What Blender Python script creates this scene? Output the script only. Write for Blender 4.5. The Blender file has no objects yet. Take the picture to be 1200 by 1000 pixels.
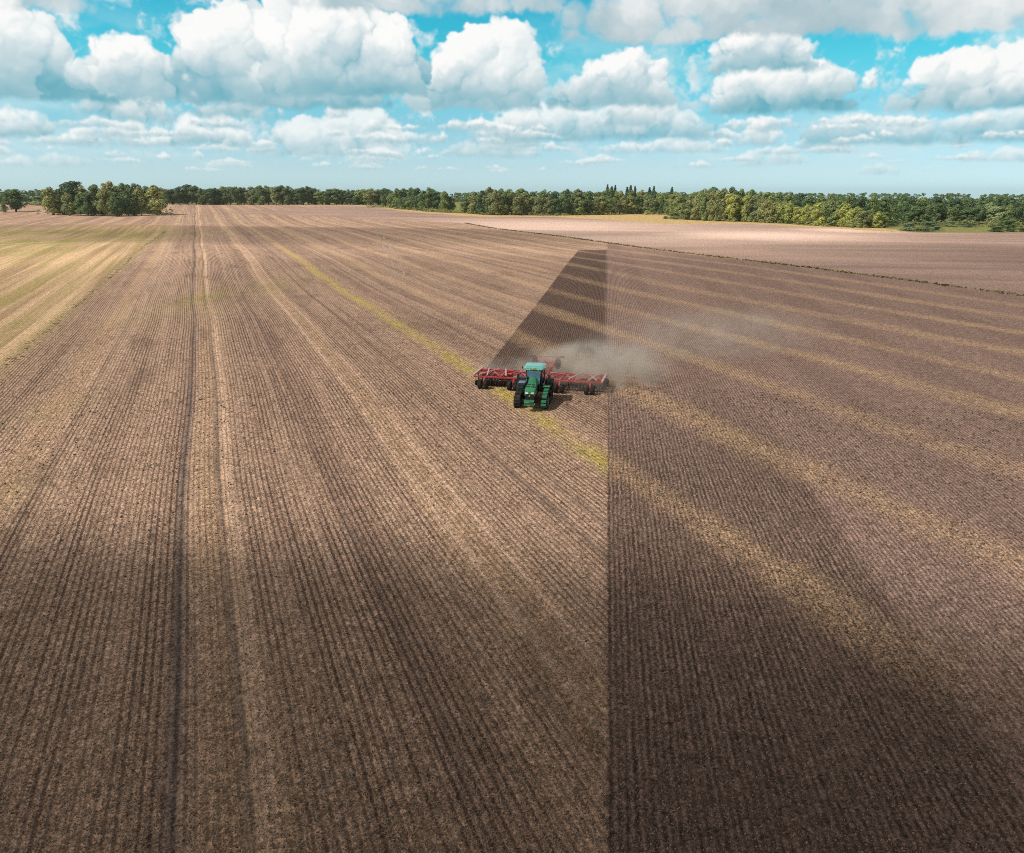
import bpy, bmesh, math, random
import numpy as np
from mathutils import Vector, Matrix

random.seed(7)
RNG = np.random.default_rng(11)
S = bpy.context.scene
COL = S.collection
R_ = math.radians

# ---------------------------------------------------------------- camera
CAM_H = 17.5
PITCH = R_(16.14)
YAW = R_(6.46)
FPX = 950.0                       # focal length in pixels of a 1200 px wide frame
cam = bpy.data.cameras.new("camera")
cam.sensor_width = 36.0
cam.lens = 36.0 * FPX / 1200.0
cam.clip_start = 0.5
cam.clip_end = 30000.0
cam_o = bpy.data.objects.new("camera", cam)
COL.objects.link(cam_o)
cam_o.location = (0, 0, CAM_H)
cam_o.rotation_euler = (math.pi / 2 - PITCH, 0, YAW)
S.camera = cam_o

# ---------------------------------------------------------------- exposure
S.view_settings.view_transform = 'Standard'
S.view_settings.look = 'None'
S.view_settings.exposure = 0.0
S.view_settings.gamma = 1.0
S.cycles.volume_step_rate = 1.0
S.cycles.volume_max_steps = 256
S.cycles.max_bounces = 6
S.cycles.diffuse_bounces = 2
S.cycles.transparent_max_bounces = 16
S.cycles.volume_bounces = 1
S.cycles.filter_width = 1.0
S.cycles.use_denoising = False

# ---------------------------------------------------------------- sun
SUN = Vector((-0.60, -0.30, 0.80)).normalized()      # towards the sun: left of the view, a little behind
sun_el = math.asin(SUN.z)
sun_az = math.atan2(SUN.x, SUN.y)
sl = bpy.data.lights.new("sun", 'SUN')
sl.energy = 4.2
sl.angle = R_(0.53)
sl.color = (1.0, 0.945, 0.86)
so = bpy.data.objects.new("sun", sl)
COL.objects.link(so)
so.rotation_euler = (-SUN).to_track_quat('-Z', 'Y').to_euler()
so.location = (-60, -30, 90)

# ---------------------------------------------------------------- node helper
class NT:
    def __init__(self, tree):
        self.t = tree
        self.t.nodes.clear()
    def n(self, typ, **kw):
        nd = self.t.nodes.new(typ)
        for k, v in kw.items():
            setattr(nd, k, v)
        return nd
    def put(self, sock, v):
        if hasattr(v, 'links') or isinstance(v, bpy.types.NodeSocket):
            self.t.links.new(v, sock)
        else:
            if sock.type == 'RGBA' and len(v) == 3:
                v = (*v, 1.0)
            sock.default_value = v
    def m(self, op, a, b=None, c=None, clamp=False):
        nd = self.n('ShaderNodeMath', operation=op, use_clamp=clamp)
        self.put(nd.inputs[0], a)
        if b is not None: self.put(nd.inputs[1], b)
        if c is not None: self.put(nd.inputs[2], c)
        return nd.outputs[0]
    def add(self, a, b): return self.m('ADD', a, b)
    def sub(self, a, b): return self.m('SUBTRACT', a, b)
    def mul(self, a, b): return self.m('MULTIPLY', a, b)
    def ss(self, v, lo, hi, o0=0.0, o1=1.0):
        nd = self.n('ShaderNodeMapRange', interpolation_type='SMOOTHSTEP')
        self.put(nd.inputs['Value'], v)
        for k, x in (('From Min', lo), ('From Max', hi), ('To Min', o0), ('To Max', o1)):
            self.put(nd.inputs[k], x)
        return nd.outputs[0]
    def lin(self, v, lo, hi, o0=0.0, o1=1.0, clamp=True):
        nd = self.n('ShaderNodeMapRange', clamp=clamp)
        self.put(nd.inputs['Value'], v)
        for k, x in (('From Min', lo), ('From Max', hi), ('To Min', o0), ('To Max', o1)):
            self.put(nd.inputs[k], x)
        return nd.outputs[0]
    def mix(self, f, a, b, blend='MIX'):
        nd = self.n('ShaderNodeMix', data_type='RGBA', blend_type=blend)
        self.put(nd.inputs[0], f); self.put(nd.inputs[6], a); self.put(nd.inputs[7], b)
        return nd.outputs[2]
    def xyz(self, x, y, z=0.0):
        nd = self.n('ShaderNodeCombineXYZ')
        self.put(nd.inputs[0], x); self.put(nd.inputs[1], y); self.put(nd.inputs[2], z)
        return nd.outputs[0]
    def sep(self, v):
        nd = self.n('ShaderNodeSeparateXYZ')
        self.put(nd.inputs[0], v)
        return nd.outputs
    def noise(self, vec, scale, detail=3.0, rough=0.55, dist=0.0, out=0):
        nd = self.n('ShaderNodeTexNoise')
        if vec is not None: self.put(nd.inputs['Vector'], vec)
        nd.inputs['Scale'].default_value = scale
        nd.inputs['Detail'].default_value = detail
        nd.inputs['Roughness'].default_value = rough
        nd.inputs['Distortion'].default_value = dist
        return nd.outputs[out]
    def gauss(self, v, c, w):
        d = self.m('DIVIDE', self.sub(v, c), w)
        return self.m('EXPONENT', self.mul(self.mul(d, d), -1.0))

# ---------------------------------------------------------------- photo ray -> direction, ground point
cR = Vector((math.cos(YAW), math.sin(YAW), 0))
cF = Vector((-math.sin(YAW) * math.cos(PITCH), math.cos(YAW) * math.cos(PITCH), -math.sin(PITCH)))
cU = cR.cross(cF)
def ray(px, py):
    return (cR * ((px - 600) / FPX) + cF + cU * ((500 - py) / FPX)).normalized()

# ---------------------------------------------------------------- cumulus field, computed as a small sky map
SKY_W, SKY_H, AZ, EL = 2048, 576, 42.0, 22.0        # covers azimuth -AZ..AZ about the view, elevation 0..EL
def smoothstep(x, a, b):
    t = np.clip((x - a) / (b - a), 0, 1)
    return t * t * (3 - 2 * t)
def vnoise(w, h, gx, gy, rng):
    g = rng.random((gy + 2, gx + 2)).astype(np.float32)
    xs = np.linspace(0, gx - 1e-3, w); ys = np.linspace(0, gy - 1e-3, h)
    xi = xs.astype(int); yi = ys.astype(int)
    fx = xs - xi; fy = ys - yi
    fx = fx * fx * (3 - 2 * fx); fy = fy * fy * (3 - 2 * fy)
    a = g[np.ix_(yi, xi)]; b = g[np.ix_(yi, xi + 1)]; c = g[np.ix_(yi + 1, xi)]; d = g[np.ix_(yi + 1, xi + 1)]
    fx = fx[None, :]; fy = fy[:, None]
    return (a * (1 - fx) + b * fx) * (1 - fy) + (c * (1 - fx) + d * fx) * fy
def fbm(w, h, cells, octs, rng, gain=0.55, asp=1.0):
    o = np.zeros((h, w), np.float32); amp = 1.0; tot = 0
    for k in range(octs):
        gx = int(cells * 2 ** k); gy = max(2, int(gx * h / w * asp))
        o += amp * vnoise(w, h, gx, gy, rng); tot += amp; amp *= gain
    return o / tot
def blur(a, r, axes=(0, 1)):
    for _ in range(2):
        for ax in axes:
            p = np.pad(a, [(r + 1, r) if i == ax else (0, 0) for i in range(2)], mode='edge')
            cs = np.cumsum(p, axis=ax, dtype=np.float64)
            n = a.shape[ax]
            hi = np.take(cs, np.arange(2 * r + 1, 2 * r + 1 + n), axis=ax)
            lo = np.take(cs, np.arange(0, n), axis=ax)
            a = ((hi - lo) / (2 * r + 1)).astype(np.float32)
    return a
def to_ang(px, py):
    d = ray(px, py)
    return math.degrees(math.atan2(d.dot(cR), d.dot(Vector((-math.sin(YAW), math.cos(YAW), 0))))), math.degrees(math.asin(d.z))
# clouds of the sky: left, right, base, top, depth of the belly shade, sort, outline (relative height along the cloud)
CLOUDS = [
    (-80, 172, 114, -14, .95, 0, (.9, 1, 1, .75, .5, .34, .2)), (70, 235, 108, 34, .7, 0, (.2, .45, .75, 1, .8, .55, .3)),
    (165, 350, 118, -10, .85, 0, (.25, .38, .5, .72, .92, 1, .8)), (305, 508, 108, -26, .95, 0, (.6, .95, 1, .9, .85, .7, .35)), (215, 470, 122, 62, 1.0, 0, (.4, .8, 1, 1, 1, .8, .4)),
    (72, 215, 139, 99, .7, 0, (.3, .6, .9, 1, .7, .6, .3)), (195, 340, 136, 100, .7, 0, (.3, .5, .7, 1, .8, .5, .3)),
    (472, 640, 128, 28, .75, 0, (.30, .55, .85, .95, 1, .98, .5)), (470, 610, 128, 66, .75, 0, (.3, .6, 1, 1, .8, .5, .2)),
    (618, 786, 126, 54, .75, 0, (.25, .45, .7, .9, 1, .92, .75)),
    (820, 1014, 134, 62, .95, 0, (.35, .75, .9, 1, .98, .8, .3)), (832, 985, 88, 20, .8, 0, (.5, .85, 1, .95, .7, .5, .2)), (1000, 1024, 104, 78, .3, 0, (.3, .5, .7, 1, 1, .8, .3)),
    (1025, 1160, 130, 54, .7, 0, (.2, .35, .75, .95, 1, .9, .7)), (1100, 1300, 132, 50, .85, 0, (.7, .9, 1, 1, 1, .9, .7)),
    (560, 850, 164, 120, .85, 1, (.5, .9, 1, .8, 1, .8, .4)), (680, 800, 150, 104, .6, 0, (.3, .5, .9, 1, .7, .6, .3)), (930, 1260, 172, 124, .9, 1, (.5, .95, .8, .7, .9, 1, 1)), (838, 928, 172, 142, .6, 0, (.2, .5, .7, 1, .95, .7, .3)),
    (288, 476, 182, 122, .6, 0, (.35, .6, .8, .7, 1, 1, .5)), (380, 410, 137, 119, .4, 0, (.4, .8, 1, 1, 1, .8, .4)), (480, 640, 172, 132, .6, 1, (.3, .5, .4, .5, .8, 1, 1)),
    (-30, 78, 160, 128, .8, 0, (1, 1, 1, .9, 1, .8, .4)), (66, 150, 174, 148, .6, 0, (.4, .7, 1, .8, .6, .5, .3)), (100, 190, 170, 136, .6, 0, (.3, .6, 1, .8, .9, .6, .3)), (200, 262, 168, 132, .8, 0, (.3, .8, 1, .9, .7, .5, .3)), (240, 300, 170, 148, .5, 0, (.4, .8, 1, .9, .9, .8, .4)),
    (640, 1040, 50, -50, 1.0, 2, (.5, .9, 1, 1, 1, 1, .9)), (970, 1290, 46, -50, 1.0, 2, (.6, 1, 1, 1, 1, 1, 1)), (330, 660, 8, -60, .9, 2, (.5, 1, 1, 1, 1, 1, .8)), (0, 130, 8, -50, .7, 2, (.4, 1, 1, 1, 1, 1, .4)),
    (700, 860, 180, 160, .5, 1, (.4, .8, .6, 1, .8, .6, .3)), (860, 960, 194, 170, .5, 1, (.4, .8, .6, 1, .8, .6, .3)), (1000, 1060, 206, 188, .4, 1, (.4, .8, .6, 1, .8, .6, .3)), (520, 640, 184, 158, .5, 1, (.4, .8, .6, 1, .8, .6, .3)),
    (1120, 1240, 190, 170, .4, 1, (.4, .8, .6, 1, .8, .6, .3)), (240, 300, 197, 184, .4, 1, (.4, .8, .6, 1, .8, .6, .3)), (400, 470, 190, 176, .4, 1, (.4, .8, .6, 1, .8, .6, .3)), (0, 120, 196, 176, .4, 1, (.4, .8, .6, 1, .8, .6, .3)),
]
def cloud_pixels():
    rng = np.random.default_rng(5)
    W, H = SKY_W, SKY_H
    kx = W / (2 * AZ); ky = H / EL
    rgb = np.zeros((H, W, 3), np.float32); alpha = np.zeros((H, W), np.float32)
    lst = []
    for (l, r, b, t, g, mode, prof) in CLOUDS:
        a0, e0 = to_ang(l, b); a1, _ = to_ang(r, b); _, e1 = to_ang((l + r) / 2, t)
        lst.append(((a0 + a1) / 2, e0, (a1 - a0) / 2, e1 - e0, g, mode, prof))
    for k in range(110):                                    # small far puffs low over the horizon
        e = 1.2 + 2.8 * rng.random()
        hw = rng.uniform(.4, 1.9) * (.5 + e / 4)
        lst.append((rng.uniform(-36, 36), e, hw, rng.uniform(.25, .62) * (.4 + e / 3.0), .55, 1 if rng.random() < .5 else 0, (.4, .8, .6, 1, .8, .6, .3)))
    for k in range(22):                                    # clouds above the frame
        e = 13.2 + 7 * rng.random()
        lst.append((rng.uniform(-40, 40), e, rng.uniform(2, 6), rng.uniform(1.0, 2.2), .9, 2, (.5, .9, 1, 1, 1, 1, .6)))
    lst.sort(key=lambda c: c[1] + (.35 if c[3] < 2.5 else 0) * 0)
    fine = fbm(W, H, 60, 5, rng) - .5
    mid = fbm(W, H, 22, 5, rng) - .5
    tiny = fbm(W, H, 220, 3, rng, .6) - .5
    E_ = (np.arange(H)[:, None] + .5) / ky
    # thin broken veil between the heaps
    veil = fbm(W, H, 9, 6, rng, .55, 3.2)
    va = smoothstep(veil, .47, .70) * .55 * smoothstep(E_, .8, 2.5) * (1 - smoothstep(E_, 7.0, 11.5))
    vc = np.array([.62, .80, .84], np.float32)
    rgb += vc * va[..., None]; alpha += va
    for (cx, base, hw, h, grey, mode, prof) in lst:
        m = max(h, hw) * .6 + .6
        x0 = int((cx - hw - m + AZ) * kx); x1 = int((cx + hw + m + AZ) * kx)
        y0 = int((base - .7 * h - .3) * ky); y1 = int((base + h * 1.5 + .5) * ky)
        x0, x1 = max(0, x0), min(W, x1); y0, y1 = max(0, y0), min(H, y1)
        if x1 - x0 < 4 or y1 - y0 < 4: continue
        gx = (np.arange(x0, x1) + .5) / kx - AZ; gy = (np.arange(y0, y1) + .5) / ky
        Z = np.full((y1 - y0, x1 - x0), -9e3, np.float32); D = np.zeros_like(Z)
        puffs = []
        asp = hw / max(h, .15)
        n0 = int(np.clip(14 + 14 * asp, 18, 70))
        pr = np.array(prof) * rng.uniform(.9, 1.08, 7)
        px = np.linspace(-1, 1, 7)
        for i in range(n0):
            t = -1 + 2 * (i + rng.random()) / n0
            env = np.interp(t, px, pr)
            r = h * env * rng.uniform(.20, .42) if mode != 1 else h * env * rng.uniform(.25, .5)
            r = min(r, hw * .45)
            top = max(env * h - r, r * .3)
            y = base + r * .25 + rng.random() ** .75 * max(top - r * .25, 0)
            if i % 3 == 0: y = base + top                      # crest of the outline
            if i % 3 == 1: y = base + r * .5 * rng.random()     # flat foot
            puffs.append((cx + t * (hw - r * .8), y, rng.uniform(-.7, .7) * h * .5, r))
        allp = list(puffs); cur = puffs
        for gen, (nk, f0, f1) in enumerate(((8, .30, .58), (6, .28, .5))):
            nxt = []
            for (x, y, z, r) in cur:
                for k in range(nk):
                    a = rng.uniform(-.6, math.pi + .6); q = rng.uniform(.25, 1.0)
                    rr = r * rng.uniform(f0, f1)
                    nxt.append((x + math.cos(a) * r * .88 * q, y + math.sin(a) * r * .88 * q, z + r * math.sqrt(max(0, 1 - q * q)) * .8, rr))
            allp += nxt; cur = nxt
        for (x, y, z, r) in allp:
            i0 = int((x - r + AZ) * kx) - x0; i1 = int((x + r + AZ) * kx) + 1 - x0
            j0 = int((y - r) * ky) - y0; j1 = int((y + r) * ky) + 1 - y0
            i0, j0 = max(0, i0), max(0, j0); i1, j1 = min(Z.shape[1], i1), min(Z.shape[0], j1)
            if i1 <= i0 or j1 <= j0: continue
            d2 = r * r - (gx[None, i0:i1] - x) ** 2 - (gy[j0:j1, None] - y) ** 2
            d = np.sqrt(np.maximum(d2, 0))
            np.maximum(Z[j0:j1, i0:i1], np.where(d2 > 0, z + d, -9e3), out=Z[j0:j1, i0:i1])
            np.maximum(D[j0:j1, i0:i1], d, out=D[j0:j1, i0:i1])
        ok = Z > -1e3
        if not ok.any(): continue
        Zc = np.where(ok, Z, Z[ok].min())
        nf = fine[y0:y1, x0:x1]; nm = mid[y0:y1, x0:x1]; nt = tiny[y0:y1, x0:x1]
        q = min(h, 2.0)
        Zc = Zc + q * (.16 * nf + .22 * nm) + .06 * nt * q
        Zs = .28 * blur(Zc, 1) + .34 * blur(Zc, 4) + .38 * blur(Zc, max(5, int(h * ky * .14)))
        dy, dx = np.gradient(Zs); dx *= kx; dy *= ky
        inv = 1 / np.sqrt(dx * dx + dy * dy + 1.0)
        lam = np.clip((dx * .50 - dy * .62 + .60) * inv * .5 + .5, 0, 1)
        ao = np.clip((Zc - blur(Zc, max(3, int(h * ky * .22)))) / (h * .35), -1, 1)
        ao2 = np.clip((Zc - blur(Zc, max(2, int(h * ky * .06)))) / (h * .12), -1, 1)
        # local top of the outline above each column gives the height fraction inside the heap
        hh = (gy[:, None] - base + h * .40 * nm + h * .08 * nf) / h
        span = .66 if mode == 0 else (.8 if mode == 1 else 1.1)
        belly = smoothstep(hh, .0, span * 1.0)
        lit = (.34 + .70 * lam ** 1.2) * (1 - 1.0 * min(1.0, grey * 1.1) * (1 - belly)) + .17 * ao + .03 * ao2 + .02
        if mode == 2: lit = .46 + .50 * belly * (.4 + .6 * lam) + .95 * nm + .35 * nf
        lit = np.clip(lit, 0, 1)[..., None]
        lo = np.array([.13, .42, .52], np.float32); md = np.array([.56, .69, .73], np.float32); hi = np.array([1.0, .99, .97], np.float32)
        if mode == 2: lo = np.array([.29, .46, .53], np.float32); md = np.array([.52, .63, .67], np.float32); hi = np.array([.86, .88, .88], np.float32)
        colr = np.where(lit < .5, lo + (md - lo) * lit * 2, md + (hi - md) * (lit * 2 - 1))
        soft = .23 * min(h, 2.2) + .06
        if mode == 2: soft *= 2.2
        al = smoothstep(D + q * (.32 * nf + .18 * nm + .12 * nt), .01 * h, soft)
        al *= smoothstep(gy[:, None] - base + q * (.22 * nm + .16 * nf), -.12 * q, .10 * q + .03)
        dist = math.exp(-max(base - .3, .1) / 1.7)                    # aerial fading of far clouds
        hz = np.array([.50, .74, .80], np.float32)
        f = min(.52, .68 * dist)
        colr = colr * (1 - f) + hz * f
        al = al * (1 - .25 * dist)
        if mode == 1: al *= .85
        rgb[y0:y1, x0:x1] = colr * al[..., None] + rgb[y0:y1, x0:x1] * (1 - al[..., None])
        alpha[y0:y1, x0:x1] = al + alpha[y0:y1, x0:x1] * (1 - al)
    # turbulent displacement of the finished map (premultiplied colour)
    amp = np.clip(E_ / 8.0, .10, 1.0)
    ux = ((fbm(W, H, 34, 5, rng, .62) - .5) * 1.5 * kx + (fbm(W, H, 170, 3, rng, .65) - .5) * .42 * kx) * amp
    uy = ((fbm(W, H, 34, 5, rng, .62) - .5) * 1.0 * ky + (fbm(W, H, 170, 3, rng, .65) - .5) * .42 * ky) * amp
    X = np.clip(np.arange(W)[None, :] + ux, 0, W - 1.01); Yc = np.clip(np.arange(H)[:, None] + uy, 0, H - 1.01)
    xi = X.astype(int); yi = Yc.astype(int); fx = (X - xi)[..., None]; fy = (Yc - yi)[..., None]
    A = np.concatenate([rgb, alpha[..., None]], 2)
    A = (A[yi, xi] * (1 - fx) + A[yi, xi + 1] * fx) * (1 - fy) + (A[yi + 1, xi] * (1 - fx) + A[yi + 1, xi + 1] * fx) * fy
    top = (1 - smoothstep(E_, EL - 3, EL - .3))[..., None]
    A = A * top
    A = .55 * A + .45 * np.stack([blur(A[..., k], 1) for k in range(4)], 2)
    a = np.maximum(A[..., 3:], 1e-4)
    return np.concatenate([np.clip(A[..., :3] / a, 0, 2), np.clip(A[..., 3:], 0, 1)], 2).astype(np.float32)
def build_clouds():
    out = cloud_pixels()
    img = bpy.data.images.new("cloud_map", SKY_W, SKY_H, alpha=True, float_buffer=True)
    img.colorspace_settings.name = 'Non-Color'
    img.alpha_mode = 'CHANNEL_PACKED'
    img.pixels.foreach_set(out.ravel())
    img.update(); img.pack()
    return img

world = bpy.data.worlds.new("World")
S.world = world
world.use_nodes = True
w = NT(world.node_tree)
sky = w.n('ShaderNodeTexSky')
sky.sky_type = 'NISHITA'; sky.sun_disc = False
sky.sun_elevation = sun_el; sky.sun_rotation = sun_az % (2 * math.pi)
sky.altitude = 100; sky.air_density = 1.0; sky.dust_density = 0.6; sky.ozone_density = 1.5
tc = w.n('ShaderNodeTexCoord')
dx, dy, dz = w.sep(tc.outputs['Generated'])
azr = w.m('ARCTAN2', w.add(w.mul(dx, math.cos(YAW)), w.mul(dy, math.sin(YAW))), w.add(w.mul(dx, -math.sin(YAW)), w.mul(dy, math.cos(YAW))))
elr = w.m('ARCSINE', dz)
u = w.m('MULTIPLY_ADD', azr, 180 / math.pi / (2 * AZ), .5)
v = w.m('MINIMUM', w.m('MAXIMUM', w.mul(elr, 180 / math.pi / EL), .001), .999)
it = w.n('ShaderNodeTexImage', interpolation='Linear', extension='MIRROR')
it.image = build_clouds()
w.put(it.inputs['Vector'], w.xyz(u, v))
eld = w.mul(elr, 180 / math.pi)
# graded teal of the photograph's sky: the physical sky, tinted
SKY_STRENGTH = 0.10
ramp = w.n('ShaderNodeValToRGB')
w.put(ramp.inputs[0], w.lin(eld, 0.0, 40.0))
STOPS = ((0.0, (1.09, 1.64, 2.31)), (1.5, (.96, 1.30, 1.75)), (4.0, (.67, 1.14, 1.34)), (8.0, (.30, 1.33, 1.29)), (10.0, (.17, 1.29, 1.27)), (13.0, (.20, 1.25, 1.22)), (24.0, (1.6, 1.0, .54)))
el_ = ramp.color_ramp.elements
while len(el_) < len(STOPS): el_.new(.5)
for e_, (p_, c_) in zip(el_, STOPS): e_.position = p_ / 40.0
for e_, (p_, c_) in zip(el_, STOPS): e_.color = (c_[0] / 2.4, c_[1] / 2.4, c_[2] / 2.4, 1)
tinted = w.mix(1.0, w.mix(1.0, sky.outputs[0], ramp.outputs[0], 'MULTIPLY'), (2.4, 2.4, 2.4), 'MULTIPLY')
cl = w.mix(1.0, it.outputs['Color'], (1 / SKY_STRENGTH, 1 / SKY_STRENGTH, 1 / SKY_STRENGTH), 'MULTIPLY')
bgc = w.mix(it.outputs['Alpha'], tinted, cl)
bg = w.n('ShaderNodeBackground')
w.put(bg.inputs[0], bgc); bg.inputs[1].default_value = SKY_STRENGTH
wo = w.n('ShaderNodeOutputWorld')
w.put(wo.inputs[0], bg.outputs[0])

# ---------------------------------------------------------------- terrain
def sstep(x, a, b):
    t = min(max((x - a) / (b - a), 0.0), 1.0)
    return t * t * (3 - 2 * t)
def height_np(x, y):
    left = smoothstep(-x, .05 * np.abs(y) + 10, .22 * np.abs(y) + 60)
    z = 4.0 * smoothstep(y, 430, 850) * left
    z = z - 1.2 * smoothstep(x, 20, 260) * smoothstep(y, 60, 300)
    far = smoothstep(np.hypot(x, y), 60, 260)
    z = z + far * (.38 * np.sin(x * .021 + y * .011 + .7) * np.cos(y * .017 - x * .006) + .25 * np.sin(y * .041 + x * .013))
    z = z - 110.0 * smoothstep(np.hypot(x, y), 1150, 6000)
    return z
def hgt(x, y):
    return float(height_np(np.array(x, dtype=float), np.array(y, dtype=float)))
def at(px, py):
    """ground point seen at a pixel of the 1200x1000 photograph (used only to survey world coordinates)"""
    d = ray(px, py); z = 0.0
    for _ in range(12):
        t = (z - CAM_H) / d.z
        z = hgt(d.x * t, d.y * t)
    return d.x * t, d.y * t
ROW = R_(27.0)
cr_, sr_ = math.cos(ROW), math.sin(ROW)
def row_pt(c, s):
    return c * cr_ - s * sr_, c * sr_ + s * cr_

MARGIN = np.array([(-420., 640.), (-230., 585.), (-81., 477.), (-45., 395.), (-10., 324.), (29., 240.), (54., 188.), (72.4, 150.6), (110., 84.), (170., -10.), (400., -300.)])
WOOD = np.array([at(*p) for p in ((430, 241), (470, 245), (560, 252), (620, 253), (700, 251), (770, 250), (800, 258), (880, 261), (960, 265), (1030, 268), (1080, 268), (1200, 269))])
FIELD = np.array([at(*p) for p in ((430, 242), (470, 247), (560, 254), (640, 254), (700, 257), (770, 262), (800, 262.5), (880, 263), (960, 267), (1030, 271), (1080, 273), (1200, 272.5))])

# ---------------------------------------------------------------- object helpers
def thing(name, label=None, cat=None, loc=(0, 0, 0), rotz=0.0, group=None, kind=None, data=None):
    o = bpy.data.objects.new(name, data)
    COL.objects.link(o)
    o.location = loc
    o.rotation_euler = (0, 0, rotz)
    if label: o['label'] = label
    if cat: o['category'] = cat
    if group: o['group'] = group
    if kind: o['kind'] = kind
    return o

class MB:
    """collects shapes and links them as ONE mesh object"""
    def __init__(self): self.v = []; self.f = []; self.mi = []; self.sm = []
    def add(self, vs, fs, mi=0, smooth=False):
        b = len(self.v)
        self.v += [tuple(p) for p in vs]
        for f in fs:
            self.f.append(tuple(i + b for i in f)); self.mi.append(mi); self.sm.append(smooth)
        return self
    def box(self, c, s, mi=0, rx=0, ry=0, rz=0, ch=None):
        """box with chamfered edges"""
        hx, hy, hz = s[0] / 2, s[1] / 2, s[2] / 2
        k = min(hx, hy, hz) * .35 if ch is None else min(ch, min(hx, hy, hz) * .9)
        bm = bmesh.new(); bmesh.ops.create_cube(bm, size=1.0)
        for q in bm.verts: q.co = Vector((q.co.x * 2 * hx, q.co.y * 2 * hy, q.co.z * 2 * hz))
        if k > 1e-4: bmesh.ops.bevel(bm, geom=bm.edges[:], offset=k, segments=1, affect='EDGES', clamp_overlap=True)
        M = Matrix.Translation(c) @ Matrix.Rotation(rz, 4, 'Z') @ Matrix.Rotation(ry, 4, 'Y') @ Matrix.Rotation(rx, 4, 'X')
        bm.verts.index_update()
        self.add([M @ q.co for q in bm.verts], [[q.index for q in f.verts] for f in bm.faces], mi)
        bm.free(); return self
    def beam(self, p, q, w_, h_, mi=0):
        p, q = Vector(p), Vector(q); d = (q - p).normalized()
        up = Vector((0, 0, 1)) if abs(d.z) < .95 else Vector((0, 1, 0))
        sx = d.cross(up).normalized(); up = sx.cross(d)
        vs = []
        for e in (p, q):
            for a, b in ((-1, -1), (1, -1), (1, 1), (-1, 1)):
                vs.append(e + sx * (a * w_ / 2) + up * (b * h_ / 2))
        return self.add(vs, [(0, 3, 2, 1), (4, 5, 6, 7), (0, 1, 5, 4), (1, 2, 6, 5), (2, 3, 7, 6), (3, 0, 4, 7)], mi)
    def tube(self, pts, rad, n=8, mi=0):
        pts = [Vector(p) for p in pts]
        rs = rad if isinstance(rad, (list, tuple)) else [rad] * len(pts)
        vs = []; fs = []
        for i, p in enumerate(pts):
            d = (pts[min(i + 1, len(pts) - 1)] - pts[max(i - 1, 0)]).normalized()
            a = Vector((0, 0, 1)) if abs(d.z) < .9 else Vector((1, 0, 0))
            s1 = d.cross(a).normalized(); s2 = d.cross(s1)
            for k in range(n):
                t = 2 * math.pi * k / n
                vs.append(p + (s1 * math.cos(t) + s2 * math.sin(t)) * rs[i])
        for i in range(len(pts) - 1):
            for k in range(n):
                fs.append((i * n + k, i * n + (k + 1) % n, (i + 1) * n + (k + 1) % n, (i + 1) * n + k))
        fs.append(tuple(range(n - 1, -1, -1))); fs.append(tuple((len(pts) - 1) * n + k for k in range(n)))
        return self.add(vs, fs, mi, True)
    def lathe_x(self, c, prof, n=20, mi=0, smooth=True):
        """revolve (x, r) profile about the x axis through c"""
        vs = []; fs = []
        for (x, r) in prof:
            for k in range(n):
                t = 2 * math.pi * k / n
                vs.append((c[0] + x, c[1] + r * math.cos(t), c[2] + r * math.sin(t)))
        for i in range(len(prof) - 1):
            for k in range(n):
                fs.append((i * n + k, (i + 1) * n + k, (i + 1) * n + (k + 1) % n, i * n + (k + 1) % n))
        fs.append(tuple(range(n))); fs.append(tuple((len(prof) - 1) * n + k for k in range(n - 1, -1, -1)))
        return self.add(vs, fs, mi, smooth)
    def prism_x(self, poly, x0, x1, mi=0):
        n = len(poly)
        vs = [(x0, y, z) for y, z in poly] + [(x1, y, z) for y, z in poly]
        fs = [tuple(range(n)), tuple(range(2 * n - 1, n - 1, -1))]
        for k in range(n):
            fs.append((k, n + k, n + (k + 1) % n, (k + 1) % n))
        return self.add(vs, fs, mi)
    def loft(self, rings, mi=0, smooth=False):
        n = len(rings[0]); vs = [p for r in rings for p in r]; fs = []
        for i in range(len(rings) - 1):
            for k in range(n):
                fs.append((i * n + k, i * n + (k + 1) % n, (i + 1) * n + (k + 1) % n, (i + 1) * n + k))
        fs.append(tuple(range(n - 1, -1, -1))); fs.append(tuple((len(rings) - 1) * n + k for k in range(n)))
        return self.add(vs, fs, mi, smooth)
    def mesh(self, name, mats):
        me = bpy.data.meshes.new(name)
        me.from_pydata(self.v, [], self.f)
        me.polygons.foreach_set('material_index', self.mi)
        me.polygons.foreach_set('use_smooth', self.sm)
        for m_ in (mats if isinstance(mats, (list, tuple)) else [mats]): me.materials.append(m_)
        bm = bmesh.new(); bm.from_mesh(me); bmesh.ops.recalc_face_normals(bm, faces=bm.faces[:]); bm.to_mesh(me); bm.free()
        me.update()
        return me
    def build(self, name, mats, parent=None, **kw):
        o = thing(name, data=self.mesh(name, mats), **kw)
        if parent is not None: o.parent = parent
        return o
def copy_tree(o, parent=None):
    c = o.copy(); COL.objects.link(c)
    if parent is not None: c.parent = parent
    for ch in list(o.children): copy_tree(ch, c)
    return c

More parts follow.
